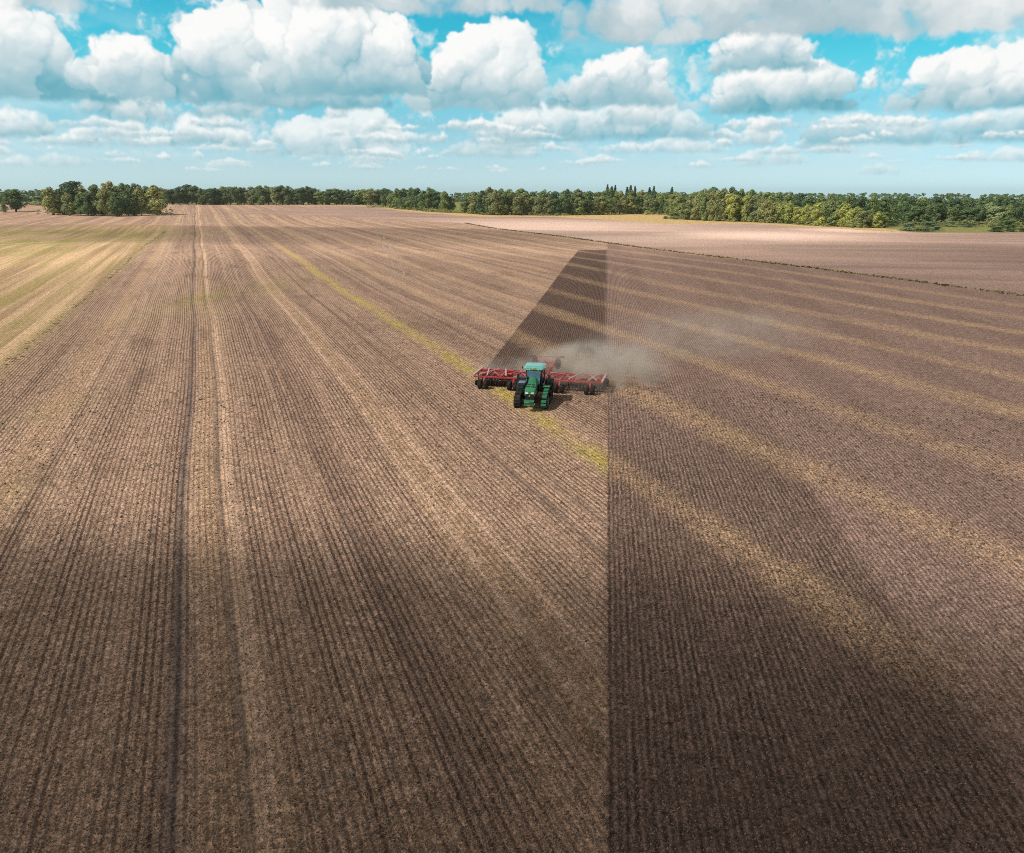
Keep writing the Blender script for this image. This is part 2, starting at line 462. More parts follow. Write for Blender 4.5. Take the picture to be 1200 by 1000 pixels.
def simple_mat(name, col, rough=.5, metal=0.0, dirt=.25, dirtcol=(.20, .15, .11), scale=3.0, coat=0.0):
    m_ = bpy.data.materials.new(name); m_.use_nodes = True
    t = NT(m_.node_tree)
    b = t.n('ShaderNodeBsdfPrincipled'); o = t.n('ShaderNodeOutputMaterial')
    g = t.n('ShaderNodeTexCoord').outputs['Object']
    n1 = t.noise(g, scale, 5, .65); n2 = t.noise(g, scale * 7, 3, .6)
    f = t.mul(t.ss(t.add(t.mul(n1, .7), t.mul(n2, .3)), .42, .68), dirt)
    c = t.mix(f, col, dirtcol)
    t.put(b.inputs['Base Color'], c)
    t.put(b.inputs['Roughness'], t.lin(f, 0, .6, rough, min(1, rough + .35)))
    b.inputs['Metallic'].default_value = metal
    if coat: b.inputs['Coat Weight'].default_value = coat
    t.put(o.inputs[0], b.outputs[0])
    return m_

# ================================================================ the ground sheet
def ground_material():
    m_ = bpy.data.materials.new("field_soil"); m_.use_nodes = True
    t = NT(m_.node_tree)
    geo = t.n('ShaderNodeNewGeometry')
    x, y, z = t.sep(geo.outputs['Position'])
    P = t.xyz(x, y, 0.0)
    at1 = t.n('ShaderNodeAttribute', attribute_name='zoneA'); at1.attribute_type = 'GEOMETRY'
    far, leftf, dry = t.sep(at1.outputs['Color'])
    meadow = at1.outputs['Alpha']
    at2 = t.n('ShaderNodeAttribute', attribute_name='zoneB'); at2.attribute_type = 'GEOMETRY'
    green, pale, damp_shade = t.sep(at2.outputs['Color'])
    c0 = t.add(t.mul(x, cr_), t.mul(y, sr_))
    s = t.add(t.mul(x, -sr_), t.mul(y, cr_))
    wob = t.add(t.mul(t.m('SINE', t.m('MULTIPLY_ADD', s, .045, t.mul(c0, .03))), .22), t.mul(t.m('SINE', t.m('MULTIPLY_ADD', s, .13, 1.0)), .07))
    c = t.add(c0, wob)
    CS = t.xyz(c, s, 0.0)
    def streak(kc, ks, detail=3, rough=.55, off=0.0):
        return t.noise(t.xyz(t.add(t.mul(c, kc), off), t.mul(s, ks), 0.0), 1.0, detail, rough)
    fine = t.noise(P, 9.0, 4, .7)
    grit = t.noise(P, 30.0, 3, .7)
    clod = t.noise(P, 3.2, 4, .65)
    patch = t.noise(P, .045, 4, .6)
    patch2 = t.noise(P, .35, 4, .6)
    # clods, stones and bits of straw: every cell of the soil has its own tone
    def cells(scale, k):
        vo = t.n('ShaderNodeTexVoronoi'); vo.inputs['Scale'].default_value = scale
        t.put(vo.inputs['Vector'], t.xyz(t.add(x, t.mul(t.sub(fine, .5), .15)), t.mul(y, k), 0.0))
        return t.sep(vo.outputs['Color'])[0]
    v0, v1, v2 = cells(34.0, .9), cells(14.0, .8), cells(5.0, .55)
    # ---- stubble
    jag = t.mul(t.sub(t.noise(P, 3.0, 3, .6), .5), .16)
    cj = t.add(c, jag)
    rows = t.m('SINE', t.mul(cj, 2 * math.pi / .31))
    amp = t.ss(streak(1.6, .05, 2, off=3.1), .28, .66, .25, 1.0)
    rowv = t.add(t.mul(t.mul(rows, amp), .55), .60)                      # 0 in the gap, 1 on the stubble row
    rowv = t.m('MULTIPLY_ADD', t.sub(fine, .5), 1.15, rowv)
    rowc = t.ss(rowv, .10, .72)
    straw = t.mix(t.ss(grit, .35, .7), (.235, .165, .118), (.40, .30, .222))
    soil = t.mix(t.ss(fine, .35, .7), (.034, .024, .019), (.120, .086, .067))
    stub = t.mix(rowc, soil, straw)
    b1 = streak(.085, .0018, 3); b2 = streak(.42, .004, 3, off=7.7); b3 = streak(1.9, .006, 2, off=1.3)
    band = t.add(t.add(t.mul(b1, .40), t.mul(b2, .38)), t.mul(b3, .22))
    stub = t.mix(t.ss(band, .42, .70, 0, .55), stub, (.43, .325, .235))     # rows with more straw left on them
    stub = t.mix(t.ss(band, .52, .30, 0, .55), stub, (.120, .084, .068))    # barer, darker strips
    stub = t.mix(t.mul(t.ss(patch, .45, .75), .35), stub, (.34, .245, .185))
    # combine swaths every 12.3 m: pale chaff line
    swo = t.mul(t.sub(t.noise(t.xyz(t.mul(c, .08), t.mul(s, .012), 9.0), 1.0, 3), .5), 5.0)
    sw = t.m('COSINE', t.mul(t.add(t.sub(c, 24.3), swo), 2 * math.pi / 12.3))
    swn = t.add(sw, t.mul(t.sub(clod, .5), .9))
    swath = t.ss(swn, .62, 1.02)
    stub = t.mix(t.mul(swath, .42), stub, t.mix(grit, (.30, .21, .125), (.50, .375, .23)))
    # wheel tracks of the tramlines
    brk = t.ss(t.noise(t.xyz(t.mul(c, .5), t.mul(s, .02), 3.0), 1.0, 2), .30, .55)
    for cc, wd, colr, st in ((-2.3, .26, (.066, .059, .060), .80), (-.2, .17, (.085, .075, .074), .62), (.42, .34, (.46, .35, .255), .85), (-1.55, .2, (.38, .28, .2), .4),
                             (11.2, .22, (.46, .35, .27), .6), (13.0, .22, (.46, .35, .27), .55), (17.6, .3, (.07, .055, .05), .55), (19.4, .3, (.09, .07, .06), .45),
                             (-9.6, .3, (.42, .32, .23), .4), (-11.4, .3, (.42, .32, .23), .4), (6.2, .22, (.08, .06, .055), .4), (4.5, .2, (.42, .32, .24), .35), (30.5, .3, (.08, .062, .054), .5), (32.4, .3, (.43, .33, .25), .45),
                             (42.4, .5, (.11, .08, .07), .5), (57.5, .6, (.11, .08, .07), .5), (68, .6, (.11, .08, .07), .45)):
        g_ = t.mul(t.gauss(t.add(c, t.mul(t.sub(patch2, .5), .35)), cc, wd), t.mul(st, t.add(t.mul(brk, .75), t.mul(fine, .5))))
        stub = t.mix(t.m('MINIMUM', g_, 1.0), stub, colr)
    # trodden and bare patches, drifts of straw
    dr = t.noise(t.xyz(t.mul(c, 1.3), t.mul(s, .45), 12.0), 1.0, 5, .7)
    stub = t.mix(t.ss(dr, .56, .72, 0, .55), stub, t.mix(grit, (.27, .20, .14), (.47, .36, .26)))
    stub = t.mix(t.ss(dr, .44, .30, 0, .60), stub, t.mix(fine, (.045, .032, .026), (.14, .10, .078)))
    lum = t.noise(t.xyz(t.mul(c, .22), t.mul(s, .05), 15.0), 1.0, 4, .6)
    stub = t.mix(t.ss(lum, .52, .70, 0, .38), stub, (.085, .060, .048))
    # weedy yellow-green strip
    gs = t.mul(t.gauss(t.add(c, t.mul(t.sub(patch2, .5), 1.4)), 24.2, 1.0), t.ss(t.noise(CS, .16, 4, .7), .36, .62))
    gs = t.mul(gs, t.ss(s, 330, 240))
    stub = t.mix(t.mul(gs, .80), stub, t.mix(fine, (.20, .19, .025), (.40, .36, .07)))
    wd = t.mul(t.ss(t.noise(CS, .09, 5, .75), .60, .74), t.ss(patch2, .42, .62))
    stub = t.mix(t.mul(wd, .40), stub, (.20, .19, .055))
    stub = t.mix(t.mul(green, .85), stub, t.mix(fine, (.13, .15, .03), (.27, .26, .07)))
    # ---- the neighbouring stubble on the left, older and yellower
    lb = t.noise(t.xyz(t.mul(c, .33), t.mul(s, .006), 5.0), 1.0, 4)
    lb2 = t.noise(t.xyz(t.mul(c, 1.5), t.mul(s, .01), 8.0), 1.0, 2)
    lv = t.add(t.mul(lb, .62), t.mul(lb2, .38))
    lfc = t.mix(t.ss(lv, .36, .62), t.mix(fine, (.18, .13, .075), (.30, .22, .13)), t.mix(fine, (.36, .27, .16), (.50, .385, .24)))
    lfc = t.mix(t.mul(t.ss(t.noise(t.xyz(t.mul(c, .30), t.mul(s, .008), 2.0), 1.0, 4), .47, .62), .5), lfc, (.24, .22, .07))
    lfc = t.mix(t.mul(green, .9), lfc, t.mix(fine, (.09, .12, .03), (.19, .20, .055)))
    stub = t.mix(leftf, stub, lfc)
    # ---- freshly worked soil: last passes run along y
    xw = t.add(x, t.add(t.mul(t.sub(t.noise(P, 3.0, 3, .65), .5), .17), t.mul(t.sub(t.noise(P, .5, 2), .5), .22)))
    fur = t.m('SINE', t.mul(xw, 2 * math.pi / .25))
    fur2 = t.m('SINE', t.mul(t.add(xw, .07), 2 * math.pi / .41))
    fam = t.ss(t.noise(t.xyz(t.mul(x, 1.1), t.mul(y, .22), 6.0), 1.0, 3), .34, .64, .25, 1.0)
    furv = t.add(t.mul(t.add(t.mul(fur, .24), t.mul(fur2, .07)), fam), t.add(.52, t.add(t.mul(t.sub(fine, .5), 1.3), t.mul(t.sub(clod, .5), .55))))
    furc = t.ss(furv, .12, .95)
    fresh = t.mix(furc, (.040, .029, .023), (.212, .153, .122))
    fresh = t.mix(t.mul(t.ss(grit, .60, .74), .75), fresh, (.33, .25, .18))       # straw flecks
    older = t.mix(t.ss(t.add(t.mul(fur, .12), t.add(t.mul(clod, .35), t.mul(fine, .65))), .25, .80), (.118, .085, .070), (.275, .201, .163))
    older = t.mix(t.mul(t.ss(grit, .60, .76), .45), older, (.36, .27, .19))
    edge = t.add(12.9, t.mul(t.sub(clod, .5), .5))
    old_f = t.m('MAXIMUM', t.ss(x, t.sub(edge, .35), t.add(edge, .5)), t.mul(t.ss(y, 46, 72), t.ss(x, -.3, .5)))
    lane = t.noise(t.xyz(t.mul(x, .16), t.mul(y, .004), 0.0), 1.0, 2)
    older = t.mix(t.ss(lane, .40, .62, 0, .45), older, (.125, .090, .074))
    worked = t.mix(t.mul(old_f, .95), fresh, older)
    worked = t.mix(t.mul(damp_shade, .55), worked, (.055, .038, .030))
    chs = t.noise(t.xyz(t.mul(c, .11), t.mul(s, .02), 4.0), 1.0, 3)
    chn = t.add(t.add(sw, t.mul(t.sub(patch2, .5), 1.0)), t.mul(t.sub(chs, .5), 1.3))
    chaff = t.mul(t.ss(chn, .20, 1.30), t.ss(c, 15, 20))
    chaff = t.mul(chaff, t.m('MAXIMUM', t.ss(s, 14, 27), t.ss(c, 30, 34)))
    chf = t.mul(chaff, t.ss(t.add(t.mul(grit, .35), t.add(t.mul(fine, .25), t.mul(v1, .4))), .28, .56))
    worked = t.mix(t.mul(chf, t.ss(s, 60, 140, .68, .50)), worked, t.mix(grit, (.26, .185, .105), (.46, .345, .20)))
    # border of the worked land
    lefte = t.add(-11.9, t.mul(t.lin(y, 84, 262), 3.3))
    nz = t.add(t.mul(t.sub(t.noise(P, 1.6, 4, .7), .5), .9), t.mul(t.sub(t.noise(P, .25, 2), .5), .12))
    xe = t.add(x, nz)
    pass_ = t.mul(t.ss(xe, t.sub(lefte, .12), t.add(lefte, .12)), t.ss(y, 74.0, 75.0))
    headl = t.ss(t.add(y, t.mul(nz, 3.0)), 262, 265, 1.0, 0.0)
    hl2 = t.m('MAXIMUM', headl, t.ss(xe, .2, 2.0))
    main = t.ss(xe, .45, .65)
    wmask = t.m('MAXIMUM', main, t.mul(pass_, hl2))
    new_ = t.mul(pass_, t.ss(xe, .95, .15))                         # turned only minutes ago, still moist
    worked = t.mix(new_, worked, t.mix(1.0, worked, t.mix(chf, (.70, .68, .67), (.90, .90, .90)), 'MULTIPLY'))
    ridge = t.mul(t.gauss(xe, .55, .17), t.ss(y, 76, 70))
    col = t.mix(wmask, stub, worked)
    col = t.mix(t.mul(ridge, .22), col, (.040, .028, .022))
    # ---- far bare field, crusted, with sunlit patches painted paler
    fl = t.noise(t.xyz(t.mul(x, .012), t.mul(y, .06), 0.0), 1.0, 4)
    flc = t.mix(t.ss(t.add(t.mul(fine, .4), t.mul(fl, .6)), .34, .62), (.170, .127, .105), (.265, .198, .163))
    flc = t.mix(t.mul(pale, .9), flc, (.56, .45, .375))
    col = t.mix(far, col, flc)
    col = t.mix(dry, col, t.mix(t.ss(patch2, .35, .65), (.25, .20, .085), (.41, .325, .165)))
    col = t.mix(meadow, col, t.mix(t.ss(patch2, .3, .7), (.095, .12, .038), (.18, .19, .07)))
    sp = t.add(t.mul(t.m('POWER', v0, 1.5), .38), t.add(t.mul(t.m('POWER', v1, 1.6), .62), t.mul(t.m('POWER', v2, 1.4), .40)))
    sp = t.lin(sp, 0.0, 1.0, .34, 1.68, False)
    col = t.mix(1.0, col, t.mix(1.0, t.xyz(sp, sp, sp), (1.58, 1.42, 1.39), 'MULTIPLY'), 'MULTIPLY')
    b = t.n('ShaderNodeBsdfPrincipled')
    t.put(b.inputs['Base Color'], col)
    b.inputs['Roughness'].default_value = .95
    b.inputs['Specular IOR Level'].default_value = .1
    # relief: rows, furrows and clods
    h1 = t.add(t.mul(rowc, .035), t.mul(fine, .03))
    h2 = t.add(t.add(t.mul(fur, .022), t.mul(fine, .075)), t.mul(clod, .06))
    hh = t.add(t.mul(t.sub(1.0, wmask), h1), t.mul(wmask, h2))
    bp = t.n('ShaderNodeBump')
    bp.inputs['Strength'].default_value = .9
    bp.inputs['Distance'].default_value = 1.0
    t.put(bp.inputs['Height'], t.add(hh, t.mul(grit, .02)))
    t.put(b.inputs['Normal'], bp.outputs[0])
    o = t.n('ShaderNodeOutputMaterial')
    t.put(o.inputs[0], b.outputs[0])
    return m_

def build_ground():
    xs = np.concatenate([[-6500, -4000, -3000], np.arange(-2400, -600, 60), np.arange(-600, -140, 6), np.arange(-140, 240, 1.5), np.arange(240, 600, 6), np.arange(600, 2400, 60), [2400, 3000, 4000, 6500]]).astype(np.float64)
    ys = np.concatenate([[-2500, -1500, -1000, -500, -250, -120, -60, -30], np.arange(-20, 130, 2.0), np.arange(130, 500, 1.5), np.arange(500, 1000, 4), np.arange(1000, 2600, 50), [2600, 3200, 4000, 5400, 7000]]).astype(np.float64)
    X, Y = np.meshgrid(xs, ys)
    Z = height_np(X, Y)
    nx, ny = len(xs), len(ys)
    V = np.stack([X, Y, Z], -1).reshape(-1, 3)
    i = np.arange(nx * ny).reshape(ny, nx)
    Fq = np.stack([i[:-1, :-1], i[:-1, 1:], i[1:, 1:], i[1:, :-1]], -1).reshape(-1, 4)
    me = bpy.data.meshes.new("ground")
    me.vertices.add(len(V)); me.vertices.foreach_set('co', V.astype(np.float32).ravel())
    me.loops.add(Fq.size); me.loops.foreach_set('vertex_index', Fq.ravel().astype(np.int32))
    me.polygons.add(len(Fq))
    me.polygons.foreach_set('loop_start', np.arange(0, Fq.size, 4, dtype=np.int32))
    me.polygons.foreach_set('use_smooth', np.ones(len(Fq), bool))
    me.update(calc_edges=True)
    x, y = V[:, 0], V[:, 1]
    c = x * cr_ + y * sr_; s = -x * sr_ + y * cr_
    ym = np.interp(x, MARGIN[:, 0], MARGIN[:, 1])
    far = smoothstep(y - ym, -1.2, 1.2) * smoothstep(x, -330, -230)
    yf = np.interp(x, FIELD[:, 0], FIELD[:, 1]); yw = np.interp(x, WOOD[:, 0], WOOD[:, 1])
    wig = 2.5 * np.sin(x * .21) + 1.5 * np.sin(x * .53 + 1)
    dry = smoothstep(y - yf + wig, -4, 4) * smoothstep(x, -330, -200)
    mead = smoothstep(y - yf, -3, 3) * smoothstep(x, 134, 146) * smoothstep(y, 300, 380)
    mead = np.maximum(mead, smoothstep(y - yw, 6, 14) * smoothstep(x, -330, -200))
    mead = np.maximum(mead, smoothstep(y, 905, 960))
    dry = dry * (1 - smoothstep(x, 136, 150))
    edge_c = np.interp(s, [0, 94, 169, 322, 420], [-21.5, -20.4, -19.5, -17.3, -15])
    left = smoothstep(edge_c - c, -.5, .7) * smoothstep(520 - s, 0, 60)
    # weedy green parts of the left-hand stubble
    green = np.zeros_like(x)
    for (px, py, rx, ry, st) in ((30, 284, 95, 5, 1.), (75, 272, 60, 3, .8), (165, 276, 55, 7, .75), (60, 293, 60, 6, .6), (95, 283, 30, 4, .9), (268, 345, 36, 26, .55), (15, 380, 30, 10, .35), (20, 575, 40, 30, .35), (60, 480, 30, 20, .25), (320, 345, 14, 40, .2)):
        gx, gy = at(px, py); hx = abs(at(px + rx, py)[0] - gx); hy = abs(at(px, py - ry)[1] - at(px, py + ry)[1]) / 2
        green = np.maximum(green, st * np.exp(-((x - gx) / hx) ** 2 - ((y - gy) / hy) ** 2))
    green = np.maximum(green, np.exp(-((c - edge_c) / 1.1) ** 2) * (.35 + .6 * smoothstep(s, 150, 330)) * smoothstep(420 - s, 0, 60))
    green *= .6 + .4 * np.sin(x * .4 + np.sin(y * .13) * 2)
    # sunlit patches of the far field, painted as paler soil
    pale = np.zeros_like(x)
    for (px, py, rx, ry, st) in ((640, 266, 210, 9, .7), (890, 276, 130, 7, 1.0), (990, 270, 70, 3, .9), (760, 280, 160, 5, .75)):
        gx, gy = at(px, py); hx = abs(at(px + rx, py)[0] - gx); hy = abs(at(px, py - ry)[1] - at(px, py + ry)[1]) / 2
        pale = np.maximum(pale, st * np.exp(-((x - gx) / hx) ** 2 - ((y - gy) / hy) ** 2))
    damp_shade = np.zeros_like(x)  # moist soil and foreground shade, both painted as dark patches
    for (gx, gy, hx, hy, st) in ((6, 17, 6, 9, 1.0), (11, 24, 4, 8, .8), (3, 33, 2.5, 9, .35)):
        damp_shade = np.maximum(damp_shade, st * np.exp(-((x - gx) / hx) ** 2 - ((y - gy) / hy) ** 2))
    for nm, arr in (('zoneA', (far, left, dry, mead)), ('zoneB', (green, pale, damp_shade, np.ones_like(x)))):
        a = me.attributes.new(nm, 'FLOAT_COLOR', 'POINT')
        a.data.foreach_set('color', np.stack(arr, -1).astype(np.float32).ravel())
    me.materials.append(ground_material())
    return thing("ground", kind='structure', data=me)
ground = build_ground()

# ================================================================ overhead clouds out of view, placed for their shade on the fields
def cloud_material(name, dens):
    m_ = bpy.data.materials.new(name); m_.use_nodes = True
    t = NT(m_.node_tree)
    vs = t.n('ShaderNodeVolumeScatter')
    vs.inputs['Color'].default_value = (1, 1, 1, 1); vs.inputs['Density'].default_value = dens; vs.inputs['Anisotropy'].default_value = .5
    o = t.n('ShaderNodeOutputMaterial'); t.put(o.inputs['Volume'], vs.outputs[0])
    m_.cycles.homogeneous_volume = True
    return m_
def cloud(g, radii, alt, dens, seed, rot=0.0):
    rng = np.random.default_rng(seed)
    bm = bmesh.new(); bmesh.ops.create_icosphere(bm, subdivisions=4, radius=1.0)
    ph = rng.uniform(0, 6.28, 9)
    for q in bm.verts:
        d = q.co.copy()
        k = 1 + .10 * math.sin(3 * d.x + ph[0]) * math.sin(2.6 * d.y + ph[1]) + .09 * math.sin(6 * d.x + 2 * d.z + ph[2]) * math.sin(5 * d.y + ph[3]) + .06 * math.sin(11 * d.x + ph[4]) * math.sin(10 * d.y + 6 * d.z + ph[5])
        zz = d.z * (1.0 if d.z > 0 else .45)
        q.co = Vector((d.x * k * radii[0], d.y * k * radii[1], zz * k * radii[2]))
    me = bpy.data.meshes.new("cloud"); bm.to_mesh(me); bm.free()
    me.polygons.foreach_set('use_smooth', [True] * len(me.polygons))
    me.materials.append(cloud_material("shade_cloud_vapour", dens))
    p = Vector((g[0], g[1], 0)) + SUN * (alt / SUN.z)
    return thing("cloud", kind='structure', loc=p, rotz=rot, data=me)
cloud((-26, -11), (104, 43, 60), 700, .031, 1, -.06)  # unseen cloud added to darken the near foreground
cloud((-200, 350), (270, 80, 60), 900, .006, 2, -.05)
cloud((150, 250), (120, 50, 50), 850, .006, 3, -.35)
cloud((55, 125), (300, 118, 70), 950, .0034, 4, .22)

# ================================================================ stubble, straw and clods of the near field
def bits_material(name, cols, rough=.95):
    m_ = bpy.data.materials.new(name); m_.use_nodes = True
    t = NT(m_.node_tree)
    g = t.n('ShaderNodeNewGeometry')
    rp = t.n('ShaderNodeValToRGB')
    e = rp.color_ramp.elements
    while len(e) < len(cols): e.new(.5)
    for i, c_ in enumerate(cols):
        e[i].position = i / (len(cols) - 1)
    for i, c_ in enumerate(cols): e[i].color = (*c_, 1)
    t.put(rp.inputs[0], g.outputs['Random Per Island'])
    n = t.noise(g.outputs['Position'], 18.0, 3)
    c = t.mix(1.0, rp.outputs[0], t.mix(n, (.75, .75, .75), (1.2, 1.2, 1.2)), 'MULTIPLY')
    b = t.n('ShaderNodeBsdfPrincipled'); t.put(b.inputs['Base Color'], c)
    b.inputs['Roughness'].default_value = rough; b.inputs['Specular IOR Level'].default_value = .15
    o = t.n('ShaderNodeOutputMaterial'); t.put(o.inputs[0], b.outputs[0])
    return m_
def quads_object(name, V, mat, faces_per=1, tmpl=None):
    """V: n x k x 3 vertices; tmpl: faces of one piece"""
    n, k = V.shape[:2]
    tmpl = np.array(tmpl if tmpl is not None else [[0, 1, 2, 3]])
    F = (np.arange(n)[:, None, None] * k + tmpl[None]).reshape(-1, tmpl.shape[1])
    me = bpy.data.meshes.new(name)
    me.vertices.add(n * k); me.vertices.foreach_set('co', V.reshape(-1).astype(np.float32))
    me.loops.add(F.size); me.loops.foreach_set('vertex_index', F.ravel().astype(np.int32))
    me.polygons.add(len(F)); me.polygons.foreach_set('loop_start', np.arange(0, F.size, tmpl.shape[1], dtype=np.int32))
    me.update(calc_edges=True); me.validate()
    me.materials.append(mat)
    return me
def scatter(n, d0, d1, power, rng, a0=-38, a1=38):
    u = rng.random(n); e = 1 - power
    d = (d0 ** e + u * (d1 ** e - d0 ** e)) ** (1 / e)
    a = np.radians(rng.uniform(a0, a1, n)) + YAW
    return -np.sin(a) * d, np.cos(a) * d
def edge_worked(x, y):
    lefte = -11.9 + 3.3 * np.clip((y - 84) / 178, 0, 1)
    return (x > .55) | ((x > lefte) & (y > 74))
rng = np.random.default_rng(21)
# standing stubble on the rows
x, y = scatter(230000, 15, 130, 1.25, rng)
c = x * cr_ + y * sr_; s = -x * sr_ + y * cr_
wob = .22 * np.sin(s * .045 + c * .03) + .07 * np.sin(s * .13 + 1)
k = np.round((c + wob) / .31 - .25)
c = (k + .25) * .31 - wob + rng.normal(0, .04, len(c))
x, y = row_pt(c, s)
keep = ~edge_worked(x + .1, y) & (c > -21)
for cc, wd in ((-2.3, .3), (-.2, .2), (17.6, .3)): keep &= ~((np.abs(c - cc) < wd) & (rng.random(len(c)) < .8))
x, y = x[keep], y[keep]; n = len(x)
z = height_np(x, y)
dist = np.hypot(x, y)
grow = np.clip(dist / 45, .8, 1.7)
hgt_ = rng.uniform(.03, .085, n) * np.sqrt(grow); wid = rng.uniform(.008, .024, n) * grow
a = rng.uniform(0, math.pi, n); lx = rng.normal(0, .05, n); ly = rng.normal(0, .05, n)
ux, uy = np.cos(a) * wid, np.sin(a) * wid
V = np.stack([np.stack([x - ux, y - uy, z - .01], -1), np.stack([x + ux, y + uy, z - .01], -1),
              np.stack([x + ux * .8 + lx, y + uy * .8 + ly, z + hgt_], -1), np.stack([x - ux * .7 + lx, y - uy * .7 + ly, z + hgt_ * .9], -1)], 1)
me = quads_object("stubble", V, bits_material("stubble_straw", ((.17, .118, .086), (.28, .20, .145), (.38, .28, .205), (.52, .40, .30))))
thing("stubble", 'short pale cereal stubble standing in rows on the brown field', 'stubble', kind='stuff', data=me)
# loose straw lying about
x, y = scatter(90000, 15, 120, 1.3, rng)
c = x * cr_ + y * sr_
wk = edge_worked(x, y)
sw_ = np.cos((c - 24.3) * 2 * math.pi / 12.3)
keep = np.where(wk, rng.random(len(x)) < .22 + .8 * (sw_ > .4) * (c > 18), rng.random(len(x)) < .55)
x, y = x[keep], y[keep]; n = len(x); z = height_np(x, y)
dist = np.hypot(x, y); grow = np.clip(dist / 40, .8, 2.0)
L = (.012 + .05 * rng.random(n) ** 2) * grow ** .7; wd = rng.uniform(.006, .014, n) * grow
a = rng.uniform(0, 2 * math.pi, n); tz = rng.uniform(0, .06, n)
dx_, dy_ = np.cos(a) * L, np.sin(a) * L; px_, py_ = -np.sin(a) * wd, np.cos(a) * wd
z0 = z + rng.uniform(.02, .05, n)
V = np.stack([np.stack([x - dx_ - px_, y - dy_ - py_, z0], -1), np.stack([x + dx_ - px_, y + dy_ - py_, z0 + tz], -1),
              np.stack([x + dx_ + px_, y + dy_ + py_, z0 + tz + wd * .8], -1), np.stack([x - dx_ + px_, y - dy_ + py_, z0 + wd * .8], -1)], 1)
me = quads_object("straw_litter", V, bits_material("loose_straw", ((.15, .11, .075), (.26, .195, .135), (.42, .33, .24))))
thing("straw_litter", 'loose straw and chaff strewn over the soil', 'straw', kind='stuff', data=me)
# clods of the worked soil (and some on the stubble)
x, y = scatter(110000, 15, 75, 1.25, rng, -38, 38)
wk = edge_worked(x, y)
keep = wk | (rng.random(len(x)) < .22)
x, y = x[keep], y[keep]; n = len(x); z = height_np(x, y)
dist = np.hypot(x, y); grow = np.clip(dist / 40, .7, 1.8)
r = (.014 + .05 * rng.random(n) ** 3) * grow
xr = np.round(x / .25) * .25
x = np.where(wk[keep], x * .55 + xr * .45, x)
a = rng.uniform(0, 2 * math.pi, n)
ring = [np.stack([x + np.cos(a + q * math.pi / 2 + rng.uniform(-.3, .3, n)) * r * rng.uniform(.7, 1.3, n), y + np.sin(a + q * math.pi / 2) * r * rng.uniform(.7, 1.3, n), z + rng.uniform(-.01, .015, n)], -1) for q in range(4)]
topr = [np.stack([x + np.cos(a + q * math.pi / 2 + .6) * r * .55, y + np.sin(a + q * math.pi / 2 + .6) * r * .55, z + r * rng.uniform(.6, 1.25, n)], -1) for q in range(4)]
V = np.stack(ring + topr, 1)
me = quads_object("soil_clods", V, bits_material("soil_clod", ((.085, .061, .048), (.15, .108, .085), (.24, .175, .14), (.36, .27, .22))), tmpl=[[0, 1, 5, 4], [1, 2, 6, 5], [2, 3, 7, 6], [3, 0, 4, 7], [4, 5, 6, 7]])
thing("soil_clods", 'crumbly brown clods of the freshly worked soil', 'soil clods', kind='stuff', data=me)
# grassy margin between the worked land and the bare field, and along the left edge
def grass_strip(name, label, pts, width, n, hmax, cols, seed):
    rng = np.random.default_rng(seed)
    P_ = np.array(pts); seg = np.hypot(*np.diff(P_, axis=0).T); cum = np.concatenate([[0], np.cumsum(seg)])
    u = rng.random(n) * cum[-1]
    x = np.interp(u, cum, P_[:, 0]); y = np.interp(u, cum, P_[:, 1])
    gap = .5 + .5 * np.sin(u * .21) * np.sin(u * .057 + 1)
    keep = rng.random(n) < .35 + .65 * gap
    x = x + rng.normal(0, width, n); y = y + rng.normal(0, width, n)
    x, y = x[keep], y[keep]; n = len(x); z = height_np(x, y)
    h = hmax * rng.uniform(.35, 1, n); w_ = rng.uniform(.12, .34, n)
    a = rng.uniform(0, math.pi, n); lx, ly = rng.normal(0, .15, n), rng.normal(0, .15, n)
    ux, uy = np.cos(a) * w_, np.sin(a) * w_
    V = np.stack([np.stack([x - ux, y - uy, z - .03], -1), np.stack([x + ux, y + uy, z - .03], -1), np.stack([x + ux * .6 + lx, y + uy * .6 + ly, z + h], -1), np.stack([x - ux * .8 + lx, y - uy * .8 + ly, z + h * .85], -1)], 1)
    me = quads_object(name, V, bits_material(name, cols))
    return thing(name, label, 'grass', kind='stuff', data=me)
grass_strip("field_margin_grass", 'narrow green and straw coloured grass line between dark worked land and pale field', MARGIN[2:9], .6, 4200, .34, ((.09, .095, .03), (.15, .14, .05), (.30, .235, .11), (.20, .16, .07)), 3)
grass_strip("edge_grass", 'green grass line along the left edge of the stubble', [row_pt(np.interp(s_, [0, 94, 169, 322, 420], [-21.5, -20.4, -19.5, -17.3, -15]), s_) for s_ in range(70, 420, 6)], .34, 900, .08, ((.17, .16, .06), (.24, .21, .09), (.30, .25, .13)), 4)

